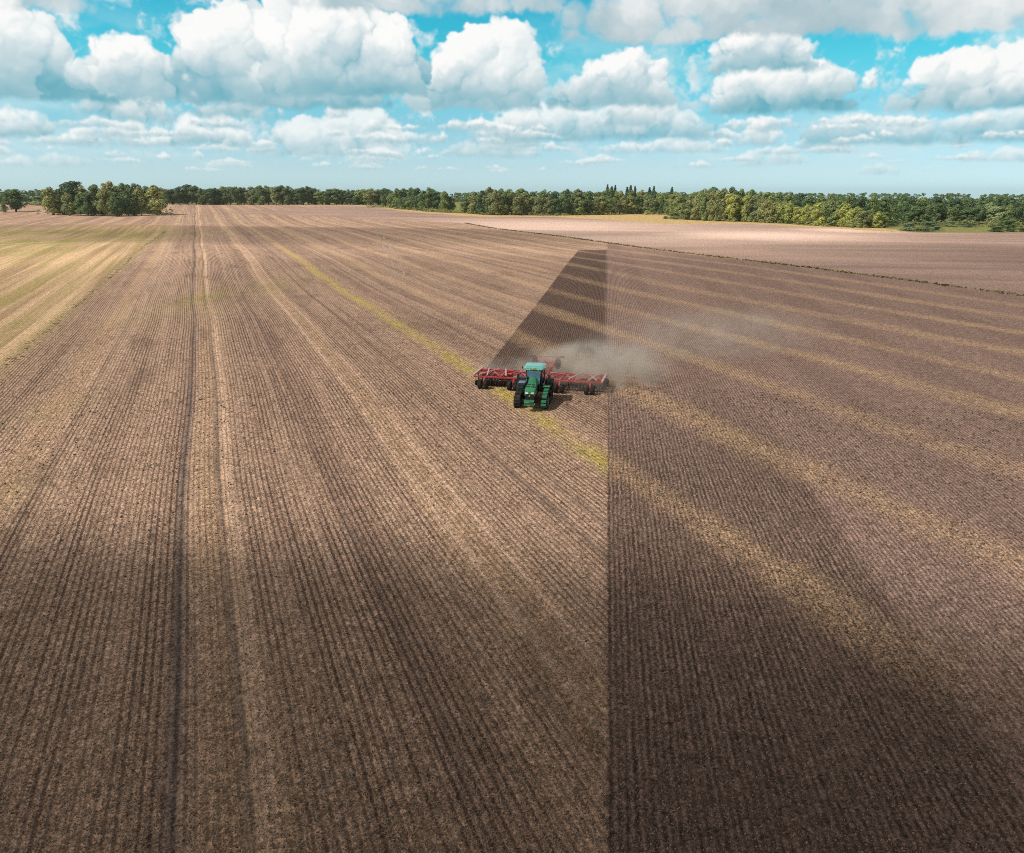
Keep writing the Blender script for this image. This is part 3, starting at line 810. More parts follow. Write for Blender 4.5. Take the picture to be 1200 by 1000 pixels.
# ================================================================ trees
def leaf_material(name, dark, light, warm):
    m_ = bpy.data.materials.new(name); m_.use_nodes = True
    t = NT(m_.node_tree)
    g = t.n('ShaderNodeNewGeometry'); oi = t.n('ShaderNodeObjectInfo')
    c = t.mix(t.ss(g.outputs['Random Per Island'], 0, 1), dark, light)
    n = t.noise(g.outputs['Position'], .22, 3)
    c = t.mix(t.mul(t.ss(n, .45, .68), .55), c, warm)
    rnd = oi.outputs['Random']
    c = t.mix(1.0, c, t.mix(rnd, (2.25, 2.6, 2.75), (4.1, 3.95, 3.4)), 'MULTIPLY')
    d = t.n('ShaderNodeBsdfPrincipled'); t.put(d.inputs['Base Color'], c); d.inputs['Roughness'].default_value = .65; d.inputs['Specular IOR Level'].default_value = .25
    tr = t.n('ShaderNodeBsdfTranslucent'); t.put(tr.inputs[0], t.mix(1.0, c, (1.1, 1.25, .6), 'MULTIPLY'))
    mx = t.n('ShaderNodeMixShader'); mx.inputs[0].default_value = .28
    t.put(mx.inputs[1], d.outputs[0]); t.put(mx.inputs[2], tr.outputs[0])
    o = t.n('ShaderNodeOutputMaterial'); t.put(o.inputs[0], mx.outputs[0])
    return m_
LEAF = {
    'dark': leaf_material("leaf_dark_green", (.022, .037, .020), (.054, .076, .034), (.046, .058, .028)),
    'green': leaf_material("leaf_green", (.038, .054, .024), (.092, .116, .048), (.088, .096, .042)),
    'olive': leaf_material("leaf_olive", (.052, .058, .028), (.128, .132, .060), (.118, .106, .054)),
    'yellow': leaf_material("leaf_yellow_green", (.072, .083, .026), (.172, .176, .060), (.15, .142, .05)),
    'grey': leaf_material("leaf_grey_green", (.055, .070, .042), (.125, .145, .085), (.10, .115, .066)),
    'blue': leaf_material("needle_blue_green", (.020, .036, .024), (.042, .066, .040), (.034, .052, .033)),
}
BARK = simple_mat("bark", (.10, .078, .06), .9, dirt=.5, dirtcol=(.05, .04, .03), scale=2.0)
BIRCH_BARK = simple_mat("birch_bark", (.55, .53, .48), .8, dirt=.7, dirtcol=(.10, .09, .08), scale=2.5)

def crown_arrays(kind, seed, nclump, nleaf):
    """leaf quads of a crown of unit height (1) and unit half-width; returns V (n,4,3), N (n,4,3)"""
    rng = np.random.default_rng(seed)
    cl = []
    for i in range(nclump):
        u = (i + rng.random()) / nclump
        a = i * 2.4 + rng.uniform(-.5, .5)
        if kind == 'conifer':
            zc = .10 + .86 * u; rad = (1 - u) ** .9 * .9 + .04
            q = rng.uniform(.35, .8); r = .10 + .22 * (1 - u)
            cl.append((math.cos(a) * rad * q, math.sin(a) * rad * q, zc, r, r * .32))
            continue
        zc = (.06 if kind in ('broad', 'bush') else .12) + (.86 if kind != 'oak' else .80) * u
        if kind == 'broad' and i % 4 == 0: zc *= .5
        prof = {'broad': max(.08, math.sin(math.pi * min(1, (zc * .88 + .10) ** .9))) ** .5, 'oak': max(.05, 1 - ((zc - .56) / .46) ** 2) ** .5,
                'birch': math.sin(math.pi * min(1, (zc * .86 + .10))) ** .7 * .95, 'bush': max(.05, 1 - (zc) ** 2.2) ** .5}[kind]
        q = rng.uniform(.25, .80) if i % 3 else rng.uniform(0, .35)
        r = rng.uniform(.26, .42) * (.55 + .45 * prof)
        cl.append((math.cos(a) * prof * q, math.sin(a) * prof * q, zc, r, r * rng.uniform(.30, .46)))
    Vs, Ns = [], []
    per = nleaf // nclump
    for (cx, cy, cz, r, rz) in cl:
        d = rng.normal(size=(per, 3)); d /= np.linalg.norm(d, axis=1)[:, None]
        d[:, 2] = np.where(d[:, 2] < -.35, -d[:, 2], d[:, 2])
        rr = rng.uniform(.62, 1.08, per) ** .7
        p = np.stack([cx + d[:, 0] * r * rr, cy + d[:, 1] * r * rr, cz + d[:, 2] * rz * rr], 1)
        if kind == 'birch': p[:, 2] -= .10 * np.hypot(p[:, 0], p[:, 1]) * rng.random(per)
        p[:, 2] = np.maximum(p[:, 2], .02)
        out = np.stack([p[:, 0], p[:, 1], (p[:, 2] - .5) * 1.1], 1); out /= np.linalg.norm(out, axis=1)[:, None] + 1e-6
        nn = d * .75 + out * .45 + rng.normal(size=(per, 3)) * .28; nn /= np.linalg.norm(nn, axis=1)[:, None]
        tmp = rng.normal(size=(per, 3)); t1 = np.cross(nn, tmp); t1 /= np.linalg.norm(t1, axis=1)[:, None]; t2 = np.cross(nn, t1)
        Vs.append((p, t1, t2)); Ns.append(nn)
    p = np.concatenate([v[0] for v in Vs]); t1 = np.concatenate([v[1] for v in Vs]); t2 = np.concatenate([v[2] for v in Vs])
    return p, t1, t2, np.concatenate(Ns), rng
def leaf_mesh(name, p, t1, t2, nn, H, W, size, rng, mat, off=None):
    n = len(p)
    c = p * np.array([W, W, H])
    if off is not None: c = c + off
    s1 = size * rng.uniform(.6, 1.3, n)[:, None]; s2 = size * rng.uniform(.5, 1.0, n)[:, None]
    V = np.stack([c - t1 * s1 * .5, c - t2 * s2 * .5, c + t1 * s1 * .5, c + t2 * s2 * .5], 1)
    me = quads_object(name, V, mat)
    me.polygons.foreach_set('use_smooth', np.ones(n, bool))
    me.normals_split_custom_set_from_vertices(np.repeat(nn, 4, axis=0).tolist())
    return me
def trunk_mesh(name, H, W, seed, birch=False):
    rng = random.Random(seed)
    m = MB(); r = H * .016
    pts = [(0, 0, -.3), (rng.uniform(-.1, .1), 0, H * .2), (rng.uniform(-.3, .3), rng.uniform(-.3, .3), H * .5), (rng.uniform(-.3, .3), rng.uniform(-.3, .3), H * .86)]
    m.tube(pts, [r * 1.3, r, r * .6, r * .12], 7)
    for k in range(7):
        z0 = H * rng.uniform(.16, .66); a = rng.uniform(0, 6.28); L = W * rng.uniform(.5, .8)
        m.tube([(0, 0, z0), (math.cos(a) * L * .5, math.sin(a) * L * .5, z0 + H * .08), (math.cos(a) * L, math.sin(a) * L, z0 + H * .14)], [r * .42, r * .3, r * .1], 5)
    return m.mesh(name, BIRCH_BARK if birch else BARK)
PROTO = {}
def proto(kind, leaf, var):
    """unit meshes (height 1 = scaled later is avoided: built at 18 m high, 5 m half width)"""
    key = (kind, leaf, var)
    if key not in PROTO:
        seed = sum(map(ord, kind)) * 7 + var * 31
        if kind == 'conifer': nc, nl, W, sz = 46, 2760, 2.7, .55
        elif kind == 'bush': nc, nl, W, sz = 24, 3000, 6.0, .85
        else: nc, nl, W, sz = 40, 4400, 5.0, .74
        p, t1, t2, nn, rg = crown_arrays(kind, seed, nc, nl)
        cm = leaf_mesh("crown", p, t1, t2, nn, 18.0, W, sz, rg, LEAF[leaf])
        tm = trunk_mesh("trunk", 18.0, W, seed, kind == 'birch')
        PROTO[key] = (cm, tm)
    return PROTO[key]
TREE_N = 0
def tree(name, x, y, H, halfw, kind, leaf, label, cat='tree', group=None, trunk=True):
    global TREE_N
    TREE_N += 1
    cm, tm = proto(kind, leaf, TREE_N % 3)
    root = thing(name, label, cat, (x, y, hgt(x, y) - .05), random.uniform(0, 6.28), group)
    base_w = {'conifer': 2.7, 'bush': 6.0}.get(kind, 5.0)
    sc = (halfw / base_w, halfw / base_w, H / 18.0)
    c = thing("crown", data=cm); c.parent = root; c.scale = sc
    if trunk:
        t_ = thing("trunk", data=tm); t_.parent = root; t_.scale = sc
    return root
def ground_at(px, py, extra=0.0):
    x, y = at(px, py); d = math.hypot(x, y)
    return x * (1 + extra / d), y * (1 + extra / d)
def height_for(px, top, x, y):
    d = ray(px, top); h = math.hypot(d.x, d.y)
    return CAM_H + math.hypot(x, y) * d.z / h - hgt(x, y)
PXM = lambda x, y: math.hypot(x, y) / FPX              # metres per photo pixel at a distance
rt = random.Random(4)
# --- the clump at the left: px, base, top, half width px, kind, leaf, label
for (px, b, tp, hw, kd, lf, lb) in (
    (62, 252, 221.5, 13, 'birch', 'olive', 'leftmost olive green tree of the tree clump in the field'),
    (88, 250.5, 212.5, 15, 'oak', 'dark', 'tall dark round tree rising highest on the left of the tree clump'),
    (82, 253, 227, 9, 'birch', 'olive', 'small pale olive tree at the foot of the tallest dark tree of the clump'),
    (95, 253, 229, 7, 'birch', 'green', 'low slim green tree between pale olive tree and dark tree in clump front'),
    (107, 253.3, 225, 10, 'broad', 'dark', 'dark green tree in the middle left of the clump front'),
    (115, 250.5, 216.5, 12, 'broad', 'green', 'green tree rising behind the clump, right of its tallest dark crown'),
    (131, 250.5, 213.5, 13, 'oak', 'olive', 'tall olive crowned tree at the top centre of the clump'),
    (126, 253.4, 222, 11, 'birch', 'olive', 'drooping olive birch in the centre of the clump front'),
    (138, 253.8, 226, 10, 'broad', 'dark', 'darkest low tree right of the central birch at the clump front'),
    (147, 250.5, 215.5, 11, 'broad', 'green', 'green tree behind the right half of the clump'),
    (151, 253.2, 225, 8, 'birch', 'green', 'slim birch with visible white trunk at the clump front'),
    (160, 250.5, 215.5, 10, 'oak', 'dark', 'dark crowned tree behind the right part of the clump'),
    (166, 252.6, 221, 10, 'birch', 'olive', 'pale olive birch second from the right end of the clump'),
    (184, 252.2, 219.5, 15, 'birch', 'olive', 'broad drooping birch at the right end of the clump'),
    (75, 250.8, 220, 10, 'broad', 'dark', 'dark green tree filling the gap behind the two left trees of the clump'),
    (100, 250.6, 219, 10, 'broad', 'olive', 'olive crown showing just right of the tallest dark tree of the clump'),
    (120, 252.8, 229, 8, 'broad', 'dark', 'low dark tree between the central birch and the dark tree left of it'),
    (158, 253, 228, 8, 'broad', 'dark', 'low dark tree left of the two right hand birches'),
    (174, 250.8, 219, 10, 'broad', 'green', 'green tree half hidden behind the two right hand birches of the clump'),
):
    x, y = ground_at(px, b)
    tree("birch_tree" if kd == 'birch' else "broadleaf_tree", x, y, height_for(px, tp, x, y), hw * PXM(x, y), kd, lf, lb)
x, y = ground_at(19, 247.5)
tree("oak_tree", x, y, height_for(19, 222.5, x, y), 12.5 * PXM(x, y), 'oak', 'dark', 'single dark round tree standing left of the tree clump')
x, y = ground_at(5, 247.8)
tree("bush", x, y, height_for(5, 240, x, y), 6 * PXM(x, y), 'bush', 'green', 'green bush at the foot of the single round tree', 'bush', trunk=False)
x, y = ground_at(46, 241)
tree("bush", x, y, height_for(46, 230, x, y), 12 * PXM(x, y), 'bush', 'grey', 'grey green bush between the single round tree and the clump', 'bush', trunk=False)
# --- far tree row on the crest
px = 196.0
while px < 452:
    tp = np.interp(px, [190, 205, 215, 228, 236, 300, 335, 350, 365, 378, 388, 400, 408, 420, 430, 445, 460], [221, 221, 216, 218, 221, 218.5, 218, 220, 218.5, 225, 222, 222, 226, 224, 222, 222, 222])
    x, y = ground_at(px, 240.3, rt.uniform(0, 14))
    lf = rt.choice(['green', 'dark', 'dark', 'green', 'olive'])
    lb = {'green': 'mid green broadleaf tree in the far row along the crest', 'dark': 'dark green broadleaf tree in the far row along the crest', 'olive': 'olive broadleaf tree in the far row along the crest'}[lf]
    tree("broadleaf_tree", x, y, height_for(px, tp + rt.uniform(-1, 1.6), x, y), rt.uniform(7, 10) * PXM(x, y), rt.choice(['oak', 'broad', 'oak']), lf, lb, group='trees of the far row along the crest')
    px += rt.uniform(6.5, 10)
for px, w_ in ((238, 8), (252, 8)):
    x, y = ground_at(px, 240.0)
    tree("bush", x, y, height_for(px, 231.5, x, y), w_ * PXM(x, y), 'bush', 'yellow', 'light green bush before the far tree row, ' + ('left of two' if px < 245 else 'right of two'), 'bush', trunk=False)
# --- front row of the wood, from the crest to the right
FX = [450, 465, 480, 500, 520, 535, 545, 555, 565, 580, 600, 650, 700, 750, 780, 800, 820, 840, 860, 880, 900, 920, 940, 960, 980, 1000, 1020, 1036]
FB = [243, 245, 246, 248, 249, 249.5, 250, 251, 252, 252.5, 252.5, 253, 252, 251, 252, 257, 259, 259.5, 260, 260.5, 261.5, 262, 264, 265, 266, 267, 267.5, 267.5]
FT = [225, 224, 222, 221, 226, 231, 233, 226, 222, 222, 226, 230, 231, 230, 236, 229, 223, 222, 226, 231, 232, 238, 240, 236, 237, 243, 246, 250]
px = 452.0
while px < 1036:
    if 533 < px < 546: px = 546
    b = np.interp(px, FX, FB); tp = np.interp(px, FX, FT)
    x, y = ground_at(px, b, rt.uniform(2, 9))
    if px < 545: lf = rt.choice(['green', 'dark', 'green'])
    elif px < 780: lf = rt.choice(['olive', 'olive', 'green', 'dark'])
    elif px < 910: lf = rt.choice(['green', 'olive', 'olive', 'yellow', 'green'])
    else: lf = rt.choice(['yellow', 'yellow', 'olive', 'green'])
    where = 'left wing' if px < 545 else ('middle part' if px < 790 else 'right part')
    lb = {'green': 'mid green', 'dark': 'dark green', 'olive': 'olive green', 'yellow': 'yellowish green'}[lf] + ' tree in the front row of the wood, ' + where
    H = height_for(px, tp + rt.uniform(-2.0, 3.5), x, y)
    wpx = rt.uniform(7.5, 11) * (1.15 if px > 780 else 1)
    tree("broadleaf_tree", x, y, H, min(wpx * PXM(x, y), H * .5), rt.choice(['broad', 'oak', 'birch', 'broad']), lf, lb, group='front row trees of the wood')
    px += rt.uniform(6.5, 10.5)
# --- second row, its crowns showing over the first
px = 556.0
while px < 1042:
    b = np.interp(px, FX, FB); tp = np.interp(px, [556, 580, 640, 700, 760, 800, 830, 860, 880, 910, 960, 1000, 1040], [224, 221, 223, 222, 222, 225, 221, 219, 222, 226, 228, 228, 231])
    x, y = ground_at(px, b, rt.uniform(16, 26))
    lf = rt.choice(['olive', 'green', 'green', 'dark'])
    lb = {'green': 'mid green', 'dark': 'dark green', 'olive': 'olive green'}[lf] + ' crown rising behind the front row of the wood'
    tree("broadleaf_tree", x, y, height_for(px, tp + rt.uniform(-1, 3), x, y), rt.uniform(8, 12) * PXM(x, y), rt.choice(['broad', 'oak', 'broad']), lf, lb, group='second row trees of the wood')
    px += rt.uniform(9, 14)
# --- dark wood at the right, set back behind the meadow
px = 1032.0
while px < 1216:
    x, y = ground_at(px, np.interp(px, [1030, 1100, 1200], [263, 264, 266]), rt.uniform(0, 12))
    lf = rt.choice(['dark', 'dark', 'green', 'dark', 'olive'] if px < 1120 else ['dark', 'green', 'grey', 'dark'])
    lb = {'green': 'mid green', 'dark': 'dark green', 'olive': 'olive green', 'grey': 'pale grey green'}[lf] + ' tree in the dark wood behind the meadow at the right'
    tree("broadleaf_tree", x, y, height_for(px, rt.uniform(235, 244), x, y), rt.uniform(8, 12) * PXM(x, y), rt.choice(['broad', 'oak', 'birch']), lf, lb, group='front trees of the dark wood')
    px += rt.uniform(7, 11)
px = 1040.0
while px < 1216:
    x, y = ground_at(px, np.interp(px, [1030, 1100, 1200], [263, 264, 266]), rt.uniform(22, 34))
    lf = rt.choice(['dark', 'dark', 'blue', 'green'])
    lb = {'green': 'mid green', 'dark': 'dark green', 'blue': 'bluish dark green'}[lf] + ' crown rising behind the front trees of the dark wood'
    tree("broadleaf_tree", x, y, height_for(px, rt.uniform(230, 235), x, y), rt.uniform(8, 12) * PXM(x, y), rt.choice(['broad', 'oak']), lf, lb, group='rear trees of the dark wood')
    px += rt.uniform(10, 15)
# --- dark conifers over the wood
for px, tp in ((711, 215.5), (716, 218), (720, 216.5), (734, 218.5), (738, 216.5), (743, 217.5), (760, 219), (765, 217.5), (786, 219)):
    x, y = ground_at(px, 251, rt.uniform(70, 95))
    tree("conifer_tree", x, y, height_for(px, tp, x, y), rt.uniform(5.0, 7.5) * PXM(x, y), 'conifer', 'blue', 'dark pointed conifer rising above the middle of the wood', group='conifers above the wood')
# --- bushes at the right edge
for px, b, tp, hw, lf, lb in ((771, 270.5, 263, 13, 0, ''),):
    pass
for (px, b, tp, hw, lf, lb) in (
    (1064, 270.8, 261, 12, 'grey', 'large grey green willow bush in the meadow, left one of the dense group'),
    (1082, 271.3, 264.5, 12, 'grey', 'middle grey green willow bush of the dense group in the meadow'),
    (1097, 270.8, 264.5, 9, 'grey', 'right hand grey green willow bush of the dense group in the meadow'),
    (1168, 271.8, 265.5, 11, 'dark', 'dark green bush at the field edge near the right end'),
    (1184, 271.5, 267.5, 8, 'dark', 'low dark bush just right of the dark bush at the field edge'),
    (1198, 271.5, 267, 9, 'dark', 'dark bush last at the right end of the field edge'),
    (1040, 264.5, 257.5, 12, 'green', 'green bush at the foot of the dark wood, nearest the yellowish trees'),
    (1088, 265.5, 259, 14, 'grey', 'grey green bush at the foot of the dark wood behind the willow group'),
    (1112, 266, 259.5, 12, 'grey', 'grey bush at the foot of the dark wood above the open meadow'),
    (1134, 266.5, 261, 10, 'grey', 'small grey bush standing out in the meadow before the dark wood'),
    (1180, 268, 255, 14, 'green', 'tall green bush at the foot of the dark wood near the right end'),
    (758, 252, 246.5, 6, 'yellow', 'small light green bush in the dry grass before the wood'),
    (790, 257, 249, 11, 'green', 'green bush at the left corner of the right part of the wood'),
    (780, 256.5, 253, 5, 'olive', 'small olive bush in the dry grass notch of the wood'),
):
    x, y = ground_at(px, b)
    tree("bush", x, y, height_for(px, tp, x, y), hw * PXM(x, y), 'bush', lf, lb, 'bush', trunk=False)

# --- undergrowth along the foot of the wood, and the mass of the woods further off
def canopy(name, label, cat, spots, leaf, nc=9, nl=230, size=1.15, kind='broad'):
    P_, T1, T2, N_ = [], [], [], []
    rng = np.random.default_rng(len(spots))
    for i, (x, y, H, W) in enumerate(spots):
        p, t1, t2, nn, _ = crown_arrays(kind, 100 + i % 17, nc, nl)
        a = rng.uniform(0, 6.28); ca, sa = math.cos(a), math.sin(a)
        Rm = np.array([[ca, -sa, 0], [sa, ca, 0], [0, 0, 1.0]])
        P_.append((p @ Rm.T) * np.array([W, W, H]) + np.array([x, y, hgt(x, y) - .3])); N_.append(nn @ Rm.T); T1.append(t1 @ Rm.T); T2.append(t2 @ Rm.T)
    P_ = np.concatenate(P_)
    me = leaf_mesh(name, P_, np.concatenate(T1), np.concatenate(T2), np.concatenate(N_), 1.0, 1.0, size, rng, LEAF[leaf])
    return thing(name, label, cat, kind='stuff', data=me)
sp = []
for i in range(170):
    px = rt.uniform(552, 1034); x, y = ground_at(px, np.interp(px, FX, FB), rt.uniform(-2, 4))
    sp.append((x, y, rt.uniform(1.2, 3.4), rt.uniform(1.6, 3.4)))
for i in range(70):
    px = rt.uniform(430, 552); x, y = ground_at(px, np.interp(px, FX, FB) + .3, rt.uniform(-2, 4))
    sp.append((x, y, rt.uniform(1.5, 4.5), rt.uniform(2, 5)))
for i in range(70):
    px = rt.uniform(1030, 1215); x, y = ground_at(px, np.interp(px, [1030, 1100, 1200], [264, 265.5, 267]), rt.uniform(-3, 6))
    sp.append((x, y, rt.uniform(1.5, 4.5), rt.uniform(2, 5)))
canopy("undergrowth", 'low scrub growing along the foot of the woods', 'undergrowth', sp, 'olive', 5, 110, .55, 'bush')
sp = []
for i in range(60):
    px = rt.uniform(45, 202); x, y = ground_at(px, 252.0, rt.uniform(0, 10))
    sp.append((x, y, rt.uniform(1.5, 7.5), rt.uniform(1.8, 3.6)))
canopy("clump_undergrowth", 'low scrub under the tree clump in the field', 'undergrowth', sp, 'dark', 5, 110, .5, 'bush')
sp = []
for i in range(330):
    px = rt.uniform(548, 1225); x, y = ground_at(px, np.interp(px, FX + [1100, 1225], FB + [264, 266]), 30 + 260 * rt.random() ** 1.3)
    d = math.hypot(x, y)
    top = np.interp(px, [548, 600, 700, 800, 900, 1000, 1225], [227, 225, 224, 225, 227, 229, 232])
    sp.append((x, y, min(26, height_for(px, top + rt.uniform(-.6, 2.5), x, y)), rt.uniform(4.5, 7)))
canopy("wood_interior", 'closed canopy of the wood behind its front trees', 'wood', sp, 'green', 9, 240, 1.2)
sp = []
for i in range(700):                                    # woods towards the horizon
    px = rt.uniform(-260, 1460); dd = rt.uniform(1120, 1800)
    d = ray(px, 240); h = math.hypot(d.x, d.y); x, y = d.x / h * dd, d.y / h * dd
    top = np.interp(px, [-30, 0, 60, 75, 190, 380, 450, 540, 560, 1000, 1100, 1230], [222, 221.5, 222.5, 224, 223, 224, 224, 226, 224, 226, 226, 228])
    sp.append((x, y, max(9, height_for(px, top + rt.uniform(-.7, 1.5), x, y)), rt.uniform(8, 13)))
canopy("distant_wood", 'distant dark woods closing the horizon', 'wood', sp, 'dark', 7, 150, 2.6)
sp = []
for i in range(150):                                    # wood behind the single tree, left
    px = rt.uniform(-300, 78); x, y = ground_at(px, 240.6, rt.uniform(0, 60))
    sp.append((x, y, height_for(px, rt.uniform(221.5, 225), x, y), rt.uniform(6, 9)))
for i in range(90):
    px = rt.uniform(192, 452); x, y = ground_at(px, 240.2, rt.uniform(14, 60))
    sp.append((x, y, height_for(px, rt.uniform(220, 226), x, y), rt.uniform(6, 9)))
canopy("crest_wood", 'dark wood behind the far tree row on the crest', 'wood', sp, 'dark', 9, 220, 1.5)


# ================================================================ tractor
PAINT_G = simple_mat("green_paint", (.035, .275, .125), .27, dirt=.36, dirtcol=(.17, .14, .09), scale=1.6, coat=.4)
ROOF_G = simple_mat("roof_green_sky_sheen", (.15, .54, .47), .20, dirt=.15, dirtcol=(.30, .30, .24), scale=1.2, coat=.7)  # green roof with the sky's reflection mixed into its colour
BLACK = simple_mat("black_plastic", (.012, .014, .018), .38, dirt=.25, dirtcol=(.09, .075, .06), scale=2.0)
GLOSSB = simple_mat("dark_gloss_fender", (.010, .020, .028), .16, dirt=.15, dirtcol=(.08, .07, .06), scale=1.5, coat=.6)
RUBBER = simple_mat("tyre_rubber", (.016, .015, .015), .85, dirt=.55, dirtcol=(.11, .083, .064), scale=2.5)
GREY_M = simple_mat("grey_metal", (.30, .30, .30), .45, .7, dirt=.35)
LAMP = simple_mat("lamp_glass", (.75, .77, .78), .12, dirt=.1)
YELLOW = simple_mat("yellow_paint", (.80, .62, .03), .4, dirt=.12)
RED = simple_mat("red_paint", (.56, .028, .036), .36, dirt=.42, dirtcol=(.24, .15, .12), scale=1.3, coat=.35)
PINKW = simple_mat("sunlit_red_paint", (.66, .42, .40), .35, dirt=.2, dirtcol=(.4, .2, .18))  # red paint with the sun's highlight put into its colour
STEEL = simple_mat("soil_polished_steel", (.16, .135, .115), .5, .6, dirt=.6, dirtcol=(.07, .052, .04), scale=4)
ORANGE = simple_mat("amber_lens", (.75, .24, .02), .2, dirt=.05)
def glass_mat():
    m_ = bpy.data.materials.new("cab_glass"); m_.use_nodes = True
    t = NT(m_.node_tree)
    g = t.n('ShaderNodeBsdfGlossy'); g.inputs['Color'].default_value = (.92, .97, .97, 1); g.inputs['Roughness'].default_value = .04
    tr = t.n('ShaderNodeBsdfTransparent'); tr.inputs[0].default_value = (.62, .74, .74, 1)
    fr = t.n('ShaderNodeFresnel'); fr.inputs[0].default_value = 1.5
    n = t.noise(t.n('ShaderNodeTexCoord').outputs['Object'], 3.0, 4)
    df = t.n('ShaderNodeBsdfDiffuse'); df.inputs[0].default_value = (.45, .42, .38, 1)
    m1 = t.n('ShaderNodeMixShader'); t.put(m1.inputs[0], t.m('ADD', t.mul(fr.outputs[0], 1.6), .10)); t.put(m1.inputs[1], tr.outputs[0]); t.put(m1.inputs[2], g.outputs[0])
    m2 = t.n('ShaderNodeMixShader'); t.put(m2.inputs[0], t.ss(n, .4, .8, .02, .07)); t.put(m2.inputs[1], m1.outputs[0]); t.put(m2.inputs[2], df.outputs[0])
    o = t.n('ShaderNodeOutputMaterial'); t.put(o.inputs[0], m2.outputs[0])
    return m_
GLASS = glass_mat()

TX, TY = at(627.5, 479)                    # under the tractor's nose
tr_yaw = R_(-2.5)
tractor = thing("tractor", 'green tracked tractor with pale green cab roof driving towards the viewer', 'tractor', (TX - .30, TY + 2.25, hgt(TX, TY + 3)), tr_yaw)
tractor.scale = (.88, 1.0, .91)

def hull(pts):
    pts = sorted(set((round(a, 4), round(b, 4)) for a, b in pts))
    def half(ps):
        o = []
        for p in ps:
            while len(o) >= 2 and (o[-1][0] - o[-2][0]) * (p[1] - o[-2][1]) - (o[-1][1] - o[-2][1]) * (p[0] - o[-2][0]) <= 0: o.pop()
            o.append(p)
        return o
    return half(pts)[:-1] + half(pts[::-1])[:-1]
W_REAR = (1.25, .98, .90); W_FRONT = (-1.95, .56, .48)      # y, z, radius of the belt's end wheels
def belt_outline(off):
    pts = []
    for (y, z, r) in (W_REAR, W_FRONT):
        for k in range(36):
            t = 2 * math.pi * k / 36
            pts.append((y + math.cos(t) * (r + off), z + math.sin(t) * (r + off)))
    return hull(pts)
def make_track(sx):
    w2 = .29; xc = sx * 1.34
    out = belt_outline(.075); inn = belt_outline(.02)
    def resample(poly, n):
        P_ = np.array(poly + [poly[0]]); seg = np.hypot(*np.diff(P_, axis=0).T); cum = np.concatenate([[0], np.cumsum(seg)])
        u = np.linspace(0, cum[-1], n, endpoint=False)
        return [(np.interp(q, cum, P_[:, 0]), np.interp(q, cum, P_[:, 1])) for q in u], cum[-1]
    N = 72
    o_, per = resample(out, N); i_, _ = resample(inn, N)
    m = MB()
    vs = []
    for (y, z) in o_: vs += [(xc - w2, y, z), (xc + w2, y, z)]
    for (y, z) in i_: vs += [(xc - w2, y, z), (xc + w2, y, z)]
    fs = []
    for k in range(N):
        a, b = 2 * k, 2 * ((k + 1) % N); c, d = a + 2 * N, b + 2 * N
        fs += [(a, a + 1, b + 1, b), (c, d, d + 1, c + 1), (a, b, d, c), (a + 1, c + 1, d + 1, b + 1)]
    m.add(vs, fs, 0)
    L_, _ = resample(belt_outline(.105), 46)
    for k in range(46):                                       # chevron lugs
        y, z = L_[k]; y2, z2 = L_[(k + 1) % 46]; ang = math.atan2(z2 - z, y2 - y)
        for s_ in (-1, 1):
            m.box((xc + s_ * .14, y, z), (.27, .085, .07), 0, rx=ang, rz=0, ch=.012)
    t_ = m.build("track", RUBBER, tractor)
    for (nm, (y, z, r)) in (("drive_wheel", W_REAR), ("idler_wheel", W_FRONT)):
        q = MB()
        for s_ in (-1, 1):
            q.lathe_x((xc + s_ * .16, y, z), [(-.11, r * .55), (-.11, r * .96), (-.08, r), (.08, r), (.11, r * .96), (.11, r * .55), (.05, r * .5), (.05, .16), (.13, .15), (.13, .01)][::1 if s_ > 0 else 1], 24)
        for k in range(8):
            a = k * math.pi / 4
            q.beam((xc + sx * .28, y + math.cos(a) * .14, z + math.sin(a) * .14), (xc + sx * .28, y + math.cos(a) * r * .8, z + math.sin(a) * r * .8), .09, .05)
        q.build(nm, GREY_M if nm == "idler_wheel" else BLACK, t_)
    for y in (-1.1, -.35, .4):
        q = MB()
        for s_ in (-1, 1): q.lathe_x((xc + s_ * .17, y, .29), [(-.1, .02), (-.1, .22), (-.08, .25), (.08, .25), (.1, .22), (.1, .02)], 18)
        q.build("roller", BLACK, t_)
    q = MB(); q.box((xc, -.35, .62), (.22, 2.3, .26)); q.box((xc, -.35, .46), (.3, 1.9, .1)); q.build("track_frame", BLACK, t_)
make_track(-1); make_track(1)

m = MB()                                                       # chassis, axle and nose carrier
m.box((0, -.6, .85), (.62, 4.0, .62)); m.box((0, 1.25, .98), (2.5, .5, .5)); m.box((0, -1.9, .62), (2.3, .26, .26)); m.box((0, 1.7, .95), (.8, .8, .7)); m.box((0, -2.9, .78), (.78, .35, .42))
m.build("chassis", BLACK, tractor)
# bonnet
def ring(y, wb, zb, wm, zm, wt, zt, zc):
    return [(-wb, y, zb), (-wm, y, zm), (-wm * .98, y, zt - .16), (-wt, y, zt), (-wt * .35, y, zc), (wt * .35, y, zc), (wt, y, zt), (wm * .98, y, zt - .16), (wm, y, zm), (wb, y, zb)]
hood = MB()
hood.loft([ring(-3.02, .34, 1.42, .42, 1.48, .30, 1.78, 1.80), ring(-2.94, .42, 1.30, .49, 1.45, .42, 1.93, 1.96), ring(-2.6, .44, 1.22, .52, 1.5, .46, 2.06, 2.10),
           ring(-1.7, .42, 1.22, .49, 1.6, .40, 2.22, 2.27), ring(-.9, .38, 1.25, .44, 1.65, .31, 2.33, 2.39), ring(-.25, .34, 1.3, .38, 1.7, .22, 2.42, 2.49)])
ho = hood.build("bonnet", PAINT_G, tractor)
VENT = simple_mat("vent_dark_green", (.006, .055, .022), .5, dirt=.2)
